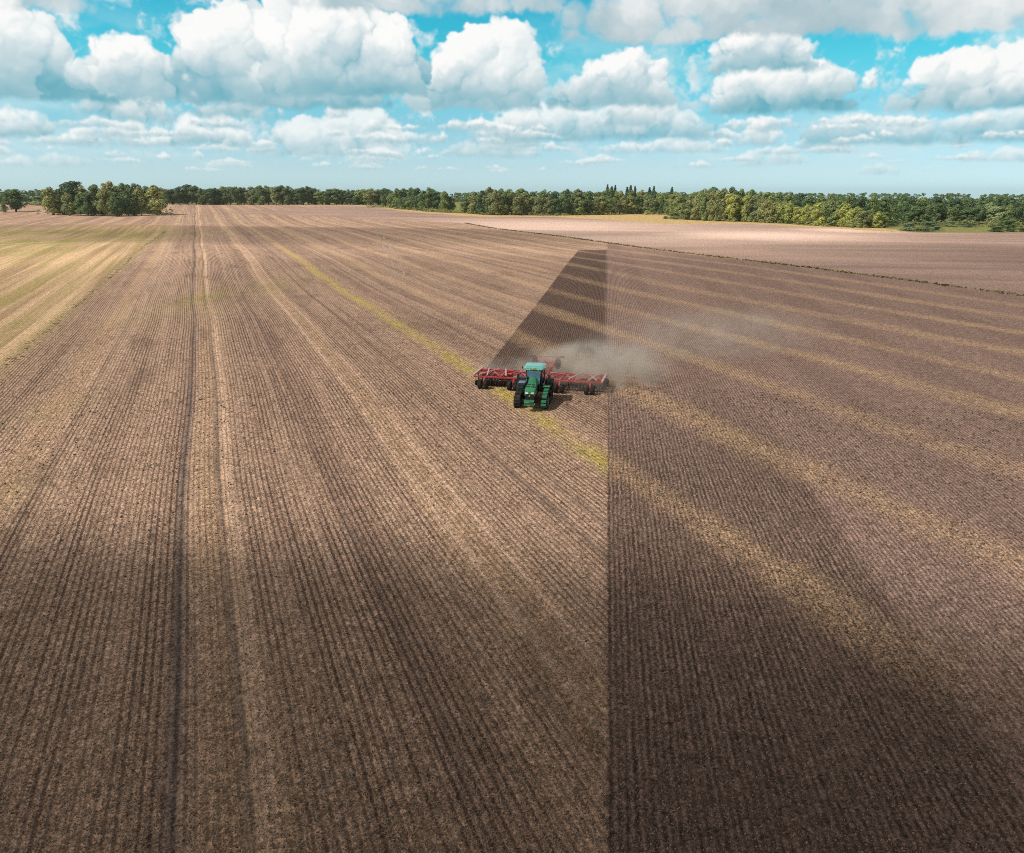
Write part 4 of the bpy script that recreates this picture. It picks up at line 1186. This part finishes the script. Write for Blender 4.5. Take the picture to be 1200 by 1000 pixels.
for s_ in (-1, 1):
    for (y, w_) in ((-2.52, .34), (-2.05, .31)):
        z = 2.125 + (y + 2.6) * .19
        v = MB(); v.box((s_ * (.06 + w_ / 2), y, z), (w_, .17, .05), 0, rx=.18, ch=.012); v.build("air_vent", VENT, ho)
g_ = MB(); g_.box((0, -3.035, 1.30), (.80, .07, .48), 0, rx=-.05)
for k in range(5): g_.box((0, -3.075, 1.12 + k * .085), (.70, .02, .03), 0, ch=.004)
gr = g_.build("grille", BLACK, ho)
q = MB(); q.box((0, -3.095, 1.40), (.13, .025, .10), 0, ch=.01); q.build("emblem", YELLOW, gr)
for s_ in (-1, 1):
    q = MB(); q.loft([[(s_ * .10, -3.06, 1.60), (s_ * .40, -3.02, 1.56), (s_ * .42, -2.98, 1.74), (s_ * .14, -3.03, 1.72)], [(s_ * .10, -3.10, 1.61), (s_ * .39, -3.06, 1.58), (s_ * .41, -3.01, 1.73), (s_ * .14, -3.06, 1.71)]])
    q.build("headlight", LAMP, ho)
# front weights
q = MB()
for k in range(11): q.box((-.40 + k * .08, -3.24, .80), (.072, .40, .50), 0, ch=.02)
q.box((0, -3.30, 1.00), (.94, .34, .08), 0, rx=.12)
wt = q.build("front_weight", PAINT_G, tractor)
q = MB(); q.box((0, -3.48, .62), (.30, .10, .14)); q.tube([(-.45, -3.46, .88), (.45, -3.46, .88)], .03, 8); q.build("tow_hitch", GREY_M, wt)
# cab
cab = thing("cab"); cab.parent = tractor
q = MB(); q.box((0, .55, 1.70), (1.55, 1.75, .16)); q.box((0, 1.38, 1.35), (1.3, .14, .7))
for s_ in (-1, 1): q.prism_x([(-.28, 1.25), (.2, 1.2), (.5, 1.78), (-.28, 1.78)], s_ * .52, s_ * .76)
q.build("cab_floor", BLACK, cab)
q = MB()
C_ = {}
for s_ in (-1, 1):
    q.beam((s_ * .62, -.36, 1.75), (s_ * .78, -.12, 3.14), .085, .10)
    q.beam((s_ * .84, .62, 1.75), (s_ * .90, .66, 3.14), .07, .09)
    q.beam((s_ * .78, 1.42, 1.75), (s_ * .84, 1.42, 3.14), .10, .12)
    q.beam((s_ * .62, -.36, 1.77), (s_ * .84, .62, 1.77), .08, .08)
q.beam((-.62, -.36, 1.77), (.62, -.36, 1.77), .08, .10); q.beam((-.80, -.10, 3.12), (.80, -.10, 3.12), .09, .09)
q.build("cab_pillar", BLACK, cab)
def pane(name, pts, th=.012):
    a, b, c = [Vector(p) for p in pts[:3]]; nrm = (b - a).cross(c - a).normalized() * th
    q = MB(); q.loft([[Vector(p) for p in pts], [Vector(p) + nrm for p in pts]]); q.build(name, GLASS, cab)
pane("windscreen", [(-.575, -.345, 1.83), (.575, -.345, 1.83), (.735, -.125, 3.06), (-.735, -.125, 3.06)])
for s_ in (-1, 1):
    pane("side_window", [(s_ * .655, -.30, 1.82), (s_ * .835, .57, 1.82), (s_ * .895, .60, 3.08), (s_ * .795, -.07, 3.08)])
    pane("side_window", [(s_ * .845, .69, 1.82), (s_ * .79, 1.36, 1.82), (s_ * .845, 1.36, 3.08), (s_ * .90, .71, 3.08)])
pane("rear_window", [(-.72, 1.44, 1.95), (.72, 1.44, 1.95), (.77, 1.44, 3.06), (-.77, 1.44, 3.06)])
q = MB()
def rr(y0, y1, w_, z, r=.22):
    o = []
    for (cx, cy, a0) in ((w_ - r, y1 - r, 0), (-w_ + r, y1 - r, 90), (-w_ + r, y0 + r, 180), (w_ - r, y0 + r, 270)):
        for k in range(4):
            a = R_(a0 + k * 30); o.append((cx + math.cos(a) * r, cy + math.sin(a) * r, z))
    return o
q.loft([rr(-.30, 1.58, .94, 3.15), rr(-.38, 1.66, 1.02, 3.22), rr(-.38, 1.66, 1.03, 3.34), rr(-.28, 1.58, .96, 3.45), rr(-.05, 1.38, .72, 3.50)], 0)
rf = q.build("cab_roof", ROOF_G, cab)
q = MB(); q.box((0, -.385, 3.32), (.30, .03, .17), 0, rx=-.05, ch=.01); em = q.build("emblem_plate", YELLOW, rf)
q = MB(); q.loft([[(-.09, -.402, 3.28), (.02, -.402, 3.27), (.10, -.402, 3.34), (.07, -.402, 3.36), (-.02, -.402, 3.33)], [(-.09, -.412, 3.28), (.02, -.412, 3.27), (.10, -.412, 3.34), (.07, -.412, 3.36), (-.02, -.412, 3.33)]]); q.build("emblem_mark", PAINT_G, em)
for s_ in (-1, 1):
    for x_ in (.44, .70):
        q = MB(); q.lathe_x((0, 0, 0), [(0, .01)], 3) if False else None
        q.box((s_ * x_, -.372, 3.21), (.17, .05, .10), 0, ch=.02); q.build("work_light", LAMP, rf)
    q = MB(); q.tube([(s_ * 1.02, -.2, 3.20), (s_ * 1.14, -.28, 3.22), (s_ * 1.14, -.28, 3.40)], .018, 6); q.tube([(s_ * 1.14, -.28, 3.36), (s_ * 1.14, -.28, 3.50)], [.06, .045], 10); q.build("beacon", ORANGE if s_ > 0 else BLACK, rf)
q = MB(); q.box((0, .95, 2.08), (.56, .54, .16)); q.box((0, 1.24, 2.46), (.54, .16, .74), 0, rx=-.12); q.box((0, .95, 1.86), (.34, .34, .24)); q.build("driver_seat", BLACK, cab)
q = MB(); q.tube([(0, -.22, 1.78), (0, .25, 2.30)], .05, 8)
q.tube([(math.cos(k * math.pi / 8) * .20, .29 - math.sin(k * math.pi / 8) * .09, 2.34 + math.sin(k * math.pi / 8) * .16) for k in range(17)], .018, 6)
q.box((0, -.12, 2.02), (.5, .16, .34)); q.build("steering_wheel", BLACK, cab)
# fenders over the belts, tanks, steps, mirrors, exhaust
for s_ in (-1, 1):
    q = MB(); prof = []
    for k in range(9):
        a = R_(35 + k * 17); prof.append((1.25 + math.cos(a) * 1.14, .98 + math.sin(a) * 1.14))
    inner = [(1.25 + (y - 1.25) * .955, .98 + (z - .98) * .955) for (y, z) in prof]
    q.prism_x(prof + inner[::-1], s_ * 1.02 if s_ > 0 else s_ * 1.68, s_ * 1.68 if s_ > 0 else s_ * 1.02)
    q.prism_x(inner + [(.3, 1.3)], s_ * .95 if s_ > 0 else s_ * 1.015, s_ * 1.015 if s_ > 0 else s_ * .95)
    q.build("fender", GLOSSB, tractor)
    q = MB(); q.tube([(s_ * .78, -.15, 2.95), (s_ * 1.30, -.42, 2.86), (s_ * 1.52, -.45, 2.80)], .022, 6)
    mr = q.build("mirror_arm", BLACK, tractor)
    q = MB(); q.box((s_ * 1.52, -.47, 2.52), (.24, .09, .52), 0, ch=.03); q.build("mirror", GLOSSB, mr)
q = MB(); q.box((-1.20, -.10, 1.62), (.92, 1.25, .66), ch=.14); q.box((-1.25, -.80, 1.50), (.72, .5, .46), ch=.12); q.box((-.92, .02, 1.42), (.52, .9, .70), ch=.10); q.box((-.90, -.75, 1.28), (.42, .6, .46), ch=.08); q.build("fuel_tank", GLOSSB, tractor)
st = MB(); st.box((1.02, .12, 1.50), (.56, .54, .26), ch=.06)
for s_ in (-1, 1):
    st.beam((1.30 + s_ * .26, -.10, 1.56), (1.30 + s_ * .26, -2.62, 1.02), .04, .10); st.beam((1.30 + s_ * .26, -2.62, 1.06), (1.30 + s_ * .26, -2.84, .34), .04, .10)
st.box((1.32, -2.84, .36), (.62, .24, .05), ch=.012)
so_ = st.build("cab_steps", BLACK, tractor)
for k, (y, z, dp) in enumerate(((-.95, 1.52, .46), (-1.65, 1.37, .44), (-2.25, 1.23, .40), (-2.68, .92, .30), (-2.78, .62, .26))):
    q = MB(); q.box((1.30, y, z), (.46, dp, .05), ch=.012); q.box((1.30, y - dp / 2, z - .10), (.46, .03, .15), ch=.01); q.build("step", PAINT_G, so_)
q = MB(); q.box((1.25, -.30, 1.66), (.66, .72, .09), ch=.03); q.build("step_platform", PAINT_G, so_)
q = MB(); q.tube([(.74, -.30, 1.7), (.80, -.42, 2.0), (.92, -.20, 2.9)], .02, 6); q.tube([(1.30, -.30, 1.6), (1.32, -.36, 2.35), (1.32, .1, 2.4)], .02, 6); q.build("handrail", BLACK, so_)
q = MB(); q.tube([(.70, -.42, 1.7), (.70, -.42, 2.75), (.70, -.40, 3.05)], [.11, .11, .07], 12); q.tube([(.70, -.40, 3.02), (.70, -.46, 3.22)], .06, 10); q.build("exhaust", BLACK, tractor)
q = MB(); q.tube([(-.66, -.42, 1.7), (-.66, -.42, 2.35)], [.10, .10], 12); q.lathe_x((-.66, -.42, 2.42), [(-.12, .02), (-.12, .11), (.12, .11), (.12, .02)], 12); q.build("air_intake", BLACK, tractor)
q = MB(); q.box((0, 2.25, .62), (.5, .7, .12)); q.box((0, 2.1, 1.1), (.9, .16, .5)); q.beam((-.4, 2.0, 1.2), (-.42, 2.75, .62), .07, .1); q.beam((.4, 2.0, 1.2), (.42, 2.75, .62), .07, .1); q.build("rear_hitch", BLACK, tractor)

# ---------------------------------------------------------------- the driver (seen through the windscreen)
def skin_body(name, joints, edges, mat):
    me = bpy.data.meshes.new(name)
    me.from_pydata([j[:3] for j in joints], edges, []); me.update()
    o = thing(name, data=me)
    sm = o.modifiers.new("skin", 'SKIN')
    for k, j in enumerate(joints):
        sv = me.skin_vertices[0].data[k]
        sv.radius = (j[3], j[4] if len(j) > 4 else j[3]); sv.use_root = (k == 0)
    sm.use_smooth_shade = True
    ss_ = o.modifiers.new("sub", 'SUBSURF'); ss_.levels = 1; ss_.render_levels = 2
    me.materials.append(mat)
    return o
SKIN_M = simple_mat("skin", (.52, .31, .22), .5, dirt=.1, dirtcol=(.4, .2, .15))
SHIRT = simple_mat("dark_brown_shirt", (.085, .055, .045), .9, dirt=.2, dirtcol=(.05, .04, .035))
TROUS = simple_mat("dark_trousers", (.035, .04, .055), .9, dirt=.2)
HAIR = simple_mat("brown_hair", (.05, .03, .02), .7, dirt=.1)
J = [(0, .98, 2.24, .15, .12), (0, 1.02, 2.42, .155, .115), (0, 1.03, 2.60, .17, .115), (0, 1.02, 2.72, .10, .08), (0, 1.00, 2.79, .052), (0, .985, 2.86, .075, .085), (0, .97, 2.96, .082, .10), (0, .975, 3.04, .062, .075),
     (.19, 1.02, 2.66, .062), (.25, .86, 2.44, .048), (.19, .60, 2.40, .038), (.17, .50, 2.44, .034, .022),
     (-.19, 1.02, 2.66, .062), (-.25, .86, 2.44, .048), (-.19, .60, 2.40, .038), (-.17, .50, 2.44, .034, .022),
     (.10, .90, 2.22, .095), (.14, .52, 2.24, .070), (.14, .34, 1.98, .052), (.14, .30, 1.84, .045), (.14, .18, 1.82, .04, .03),
     (-.10, .90, 2.22, .095), (-.14, .52, 2.24, .070), (-.14, .34, 1.98, .052), (-.14, .30, 1.84, .045), (-.14, .18, 1.82, .04, .03)]
E = [(0, 1), (1, 2), (2, 3), (3, 4), (4, 5), (5, 6), (6, 7), (2, 8), (8, 9), (9, 10), (10, 11), (2, 12), (12, 13), (13, 14), (14, 15), (0, 16), (16, 17), (17, 18), (18, 19), (19, 20), (0, 21), (21, 22), (22, 23), (23, 24), (24, 25)]
for s_, hb in ((1, 11), (-1, 15)):                             # five fingers closing on the wheel rim
    hx, hy, hz = J[hb][:3]
    for f in range(4):
        b0 = len(J); fx = hx - s_ * .03 + s_ * f * .02
        J += [(fx, hy - .045, hz + .015, .0095), (fx, hy - .065 + .004 * f, hz - .015, .0085), (fx, hy - .045, hz - .04, .0075)]
        E += [(hb, b0), (b0, b0 + 1), (b0 + 1, b0 + 2)]
    b0 = len(J); J += [(hx - s_ * .045, hy - .01, hz + .01, .011), (hx - s_ * .05, hy - .045, hz - .01, .009)]; E += [(hb, b0), (b0, b0 + 1)]
driver = skin_body("person", J, E, SKIN_M)
driver['label'] = 'driver in dark clothes sitting at the wheel inside the tractor cab'; driver['category'] = 'person'
driver.location = tractor.location; driver.rotation_euler = (0, 0, tr_yaw); driver.scale = (.88, 1.0, .91)
JS = [(x, y, z, r * 1.12, (q[0] if q else r) * 1.12) for (x, y, z, r, *q) in J[:4]] + [(x, y, z, r * 1.18) for (x, y, z, r, *q) in (J[8], J[9], J[10], J[12], J[13], J[14])]
sh = skin_body("shirt", JS, [(0, 1), (1, 2), (2, 3), (2, 4), (4, 5), (5, 6), (2, 7), (7, 8), (8, 9)], SHIRT); sh.parent = driver
JT = [(0, .98, 2.22, .165, .135)] + [(x, y, z, r * 1.14) for (x, y, z, r, *q) in (J[16], J[17], J[18], J[19], J[21], J[22], J[23], J[24])]
tr_ = skin_body("trousers", JT, [(0, 1), (1, 2), (2, 3), (3, 4), (0, 5), (5, 6), (6, 7), (7, 8)], TROUS); tr_.parent = driver
hr = skin_body("hair", [(0, 1.0, 3.03, .083, .095), (0, 1.03, 2.96, .075, .08), (0, 1.04, 2.88, .05, .05)], [(0, 1), (1, 2)], HAIR); hr.parent = driver

# ================================================================ trailed cultivator
IX, IY = -5.75, at(636, 452)[1] - .6
imp = thing("disc_cultivator", 'wide red disc cultivator with two wings trailed behind the green tractor', 'cultivator', (IX, IY, hgt(IX, IY)), R_(-7.0))
def imp_wheel(parent, x, y, z, r, w_):
    q = MB()
    q.lathe_x((x, y, z), [(-w_ / 2, r * .58), (-w_ / 2, r * .86), (-w_ * .36, r * .97), (0, r), (w_ * .36, r * .97), (w_ / 2, r * .86), (w_ / 2, r * .58)], 24, 0)
    for k in range(22):
        a = k * 2 * math.pi / 22
        q.box((x, y + math.cos(a) * r * .985, z + math.sin(a) * r * .985), (w_ * .8, .05, .05), 0, rx=a, ch=.01)
    q.lathe_x((x, y, z), [(-w_ * .35, .02), (-w_ * .35, r * .55), (-w_ * .42, r * .6), (w_ * .42, r * .6), (w_ * .35, r * .55), (w_ * .35, .02)], 20, 1)
    return q.build("wheel", [RUBBER, GREY_M], parent)
# centre frame and drawbar
q = MB()
q.beam((0, -4.6, .55), (0, -1.2, .85), .22, .26); q.beam((-.75, -1.3, .95), (0, -3.6, .62), .14, .18); q.beam((.75, -1.3, .95), (0, -3.6, .62), .14, .18)
db = q.build("drawbar", RED, imp)
q = MB(); q.tube([(0, -4.75, .5), (0, -4.6, .55)], .10, 8); q.box((.22, -4.1, .32), (.12, .14, .55)); q.build("hitch_eye", GREY_M, db)
q = MB()
for s_ in (-1, 1):
    q.beam((s_ * .62, -1.5, 1.02), (s_ * .62, 2.3, 1.05), .18, .24)
    q.beam((s_ * .62, 2.2, 1.05), (s_ * .80, 3.7, 1.72), .14, .18)
    q.beam((s_ * .62, .9, 1.15), (s_ * .30, 2.6, 1.75), .10, .10)
for y in (-1.4, -.1, 1.2, 2.2): q.beam((-.72, y, 1.04), (.72, y, 1.04), .16, .20)
q.box((0, .5, 1.45), (.5, .9, .5), ch=.06); q.beam((0, 1.0, 1.2), (0, 2.6, 2.0), .16, .16)
q.build("centre_frame", RED, imp)
q = MB(); q.tube([(-.22, -.6, 1.3), (-.22, .4, 1.55), (-.22, 1.4, 1.6)], .045, 8); q.tube([(.22, -.6, 1.3), (.22, .4, 1.55), (.22, 1.4, 1.6)], .045, 8); q.box((.05, 1.6, 1.78), (.46, .40, .34), ch=.05); q.build("hydraulic_unit", GREY_M, imp)
ax = MB(); ax.beam((-1.25, 3.35, 1.62), (1.25, 3.35, 1.62), .16, .16); ax.beam((-.55, 2.3, 1.15), (-.70, 3.35, 1.62), .14, .14); ax.beam((.55, 2.3, 1.15), (.70, 3.35, 1.62), .14, .14)
axo = ax.build("transport_axle", RED, imp)
for s_ in (-1, 1): imp_wheel(axo, s_ * 1.12, 3.35, 1.62, .52, .40)
lb_ = MB(); lb_.beam((-1.25, 3.95, 2.12), (1.25, 3.95, 2.12), .10, .10)
for s_ in (-1, 1): lb_.beam((s_ * .5, 3.4, 1.7), (s_ * .55, 3.95, 2.12), .08, .08)
lbo = lb_.build("rear_light_bar", RED, imp)
for s_ in (-1, 1):
    q = MB(); q.box((s_ * 1.42, 3.95, 2.12), (.46, .10, .22), ch=.02); q.box((s_ * 1.42, 3.885, 2.12), (.40, .03, .16), ch=.01); q.build("marker_board", simple_mat("dark_red_board" + ("" if s_ > 0 else "_worn"), (.075, .022, .022), .6, dirt=.3), lbo)
# wings
def make_wing(s_):
    X0, X1 = .82, 6.0
    q = MB()
    for (y, z, w_, h_) in ((-1.25, .98, .12, .13), (-.15, .98, .11, .12), (1.05, 1.02, .13, .14), (1.75, 1.06, .10, .10)): q.beam((s_ * X0, y, z), (s_ * X1, y, z), w_, h_)
    for x_ in (X0, 2.1, 3.5, 4.8): q.beam((s_ * x_, -1.25, .99), (s_ * x_, 1.75, 1.05), .11, .12)
    for (xa, xb) in ((1.0, 2.0), (3.4, 2.2), (3.6, 4.7)): q.beam((s_ * xa, -1.2, 1.12), (s_ * xb, 1.0, 1.14), .10, .08)
    for x_ in (1.5, 3.0, 4.4, 5.6):
        q.box((s_ * x_, 1.08, 1.16), (.6, .18, .14), ch=.03); q.box((s_ * (x_ - .2), -.18, 1.11), (.45, .22, .12), ch=.03)
    wing = q.build("wing", RED, imp)
    q = MB()                                                   # upper struts and outer side beam, sun highlight painted pale
    q.beam((s_ * X1, -1.35, 1.12), (s_ * X1, 1.85, 1.16), .18, .16)
    q.beam((s_ * 4.75, -1.1, 1.14), (s_ * 5.3, 1.7, 1.17), .12, .07); q.beam((s_ * 2.95, -1.1, 1.16), (s_ * 3.65, 1.7, 1.18), .13, .07); q.beam((s_ * 4.3, 1.6, 1.18), (s_ * 5.5, -1.1, 1.16), .11, .06)
    q.beam((s_ * .8, 1.0, 1.20), (s_ * 2.1, 1.02, 1.18), .09, .06); q.beam((s_ * .8, -1.22, 1.12), (s_ * 2.2, -1.22, 1.12), .08, .05)
    q.build("strut", PINKW, wing)
    for (y, n0, tilt) in ((-.55, 0, .30), (.55, .1, -.30)):        # two rows of discs
        q = MB(); x_ = X0 + .15 + n0
        while x_ < X1 + .1:
            vs = len(q.v); r = .29
            q.lathe_x((0, 0, 0), [(-.012, .02), (-.03, r * .5), (.02, r), (.032, r), (-.012, r * .5), (.01, .02)], 14)
            ca, sa = math.cos(tilt * s_), math.sin(tilt * s_)
            for k in range(vs, len(q.v)):
                vx, vy, vz = q.v[k]; q.v[k] = (s_ * x_ + vx * ca - vy * sa, y + vx * sa + vy * ca, .23 + vz)
            q.beam((s_ * x_, y, .25), (s_ * x_, y - .18, .62), .05, .07); q.beam((s_ * x_, y - .18, .62), (s_ * x_, y - .05, .92), .05, .07)
            x_ += .25
        q.build("disc_gang", STEEL, wing)
    q = MB()                                                   # packer roller made of rings
    x_ = X0 + .05
    while x_ < X1 + .15:
        q.lathe_x((s_ * x_, 2.15, .32), [(-.035, .20), (-.05, .24), (0, .33), (.05, .24), (.035, .20)], 16)
        x_ += .125
    q.tube([(s_ * X0, 2.15, .32), (s_ * (X1 + .15), 2.15, .32)], .20, 12)
    for x_ in (1.2, 3.4, 5.6): q.beam((s_ * x_, 1.05, .96), (s_ * x_, 2.15, .42), .09, .10)
    q.beam((s_ * X0, 2.5, .80), (s_ * (X1 + .1), 2.5, .80), .08, .08)
    q.build("packer_roller", STEEL, wing)
    for xc in (2.15, 4.95):
        q = MB(); q.beam((s_ * xc, -1.25, .92), (s_ * xc, -1.85, .50), .12, .14); q.tube([(s_ * (xc - .42), -1.85, .42), (s_ * (xc + .42), -1.85, .42)], .05, 8); q.build("wheel_arm", RED, wing)
        for d_ in (-.28, .28): imp_wheel(wing, s_ * (xc + d_), -1.85, .425, .42, .36)
make_wing(-1); make_wing(1)
q = MB(); q.tube([(-6.0, 1.1, .95), (-6.25, 1.3, .75), (-6.3, 1.5, .4)], .04, 6); q.lathe_x((-6.3, 1.5, .30), [(-.02, .02), (-.02, .27), (.02, .27), (.02, .02)], 16); q.build("edge_disc", STEEL, imp)
q = MB(); q.tube([(6.0, 1.1, .95), (6.25, 1.3, .75), (6.3, 1.5, .4)], .04, 6); q.lathe_x((6.3, 1.5, .30), [(-.02, .02), (-.02, .27), (.02, .27), (.02, .02)], 16); q.build("edge_disc", STEEL, imp)

# ================================================================ dust blown up by the discs
def dust_material(dens):
    m_ = bpy.data.materials.new("dust"); m_.use_nodes = True
    t = NT(m_.node_tree)
    tc_ = t.n('ShaderNodeTexCoord').outputs['Object']
    ox, oy, oz = t.sep(tc_)
    r2 = t.add(t.add(t.mul(ox, ox), t.mul(oy, oy)), t.mul(oz, oz))
    fall = t.ss(r2, 1.0, .05)
    n = t.noise(t.n('ShaderNodeNewGeometry').outputs['Position'], .42, 5, .62, .6)
    d = t.mul(t.mul(t.ss(n, .40, .70), fall), dens)
    vs = t.n('ShaderNodeVolumePrincipled')
    vs.inputs['Color'].default_value = (.99, .91, .81, 1); vs.inputs['Anisotropy'].default_value = .15
    t.put(vs.inputs['Density'], d)
    o = t.n('ShaderNodeOutputMaterial'); t.put(o.inputs['Volume'], vs.outputs[0])
    return m_
def dust(label, loc, rad, rotz, dens):
    bm = bmesh.new(); bmesh.ops.create_icosphere(bm, subdivisions=3, radius=1.0)
    me = bpy.data.meshes.new("dust_cloud"); bm.to_mesh(me); bm.free(); me.materials.append(dust_material(dens))
    o = thing("dust_cloud", label, 'dust', loc, rotz, kind='stuff', data=me); o.scale = rad
    return o
dust('pale dust cloud rising behind the right wing of the red cultivator', (-.8, 76.5, 1.3), (8.5, 7.0, 3.0), .30, .75)
dust('thin dust drifting away to the right over the worked land', (11.5, 91.0, 2.3), (19.0, 10.0, 3.6), .62, .075)
dust('light dust behind the left wing of the red cultivator', (-8.5, 77.5, .7), (5.5, 4.0, 1.4), 0.0, .34)

# ================================================================ old wheel tracks curving over the stubble
TRACK_M = bits_material("pressed_straw", ((.40, .31, .235), (.44, .34, .26)))
def wheel_track(pts, off, width):
    P_ = np.array([at(*p) for p in pts]); n = 90
    tt = np.linspace(0, len(P_) - 1, n); i = np.clip(tt.astype(int), 0, len(P_) - 2); f = tt - i
    Pm = np.vstack([2 * P_[0] - P_[1], P_, 2 * P_[-1] - P_[-2]])
    p0, p1, p2, p3 = Pm[i], Pm[i + 1], Pm[i + 2], Pm[i + 3]; f = f[:, None]
    c_ = .5 * (2 * p1 + (p2 - p0) * f + (2 * p0 - 5 * p1 + 4 * p2 - p3) * f ** 2 + (3 * p1 - p0 - 3 * p2 + p3) * f ** 3)
    d = np.gradient(c_, axis=0); d /= np.hypot(d[:, 0], d[:, 1])[:, None]; nrm = np.stack([-d[:, 1], d[:, 0]], 1)
    m = MB(); vs = []
    for k in range(n):
        w_ = width * (.55 + .45 * math.sin(k * .9) * math.sin(k * .37 + 1)) * min(1, k / 14, (n - 1 - k) / 22) + .01
        for s_ in (-1, 1):
            q = c_[k] + nrm[k] * (off + s_ * w_); vs.append((q[0], q[1], hgt(q[0], q[1]) + .02))
    fs = [(2 * k, 2 * k + 1, 2 * k + 3, 2 * k + 2) for k in range(n - 1) if (k * 7919) % 11 > 0]
    m.add(vs, fs)
    return m.build("wheel_track", TRACK_M, kind='structure')
for o_ in (-1.0, 1.0):
    wheel_track(((441, 262), (444, 272), (452, 288), (462, 303), (468, 320), (471, 342)), o_, .42)

# ================================================================ the air over the fields
HAZE_D = .00005
m_ = bpy.data.materials.new("haze_air"); m_.use_nodes = True
t_ = NT(m_.node_tree)
pv = t_.n('ShaderNodeVolumePrincipled'); pv.inputs['Color'].default_value = (.80, .90, .96, 1); pv.inputs['Density'].default_value = HAZE_D; pv.inputs['Anisotropy'].default_value = .3
o_ = t_.n('ShaderNodeOutputMaterial'); t_.put(o_.inputs['Volume'], pv.outputs[0])
m_.cycles.homogeneous_volume = True
hx0, hx1, hy0, hy1, hz0, hz1 = -6600, 6600, -2600, 7100, -118, 45
q = MB(); q.add([(x, y, z) for x in (hx0, hx1) for y in (hy0, hy1) for z in (hz0, hz1)], [(0, 1, 3, 2), (4, 6, 7, 5), (0, 4, 5, 1), (2, 3, 7, 6), (0, 2, 6, 4), (1, 5, 7, 3)])
q.build("haze", m_, kind='stuff', label='thin summer haze over the fields', cat='haze')
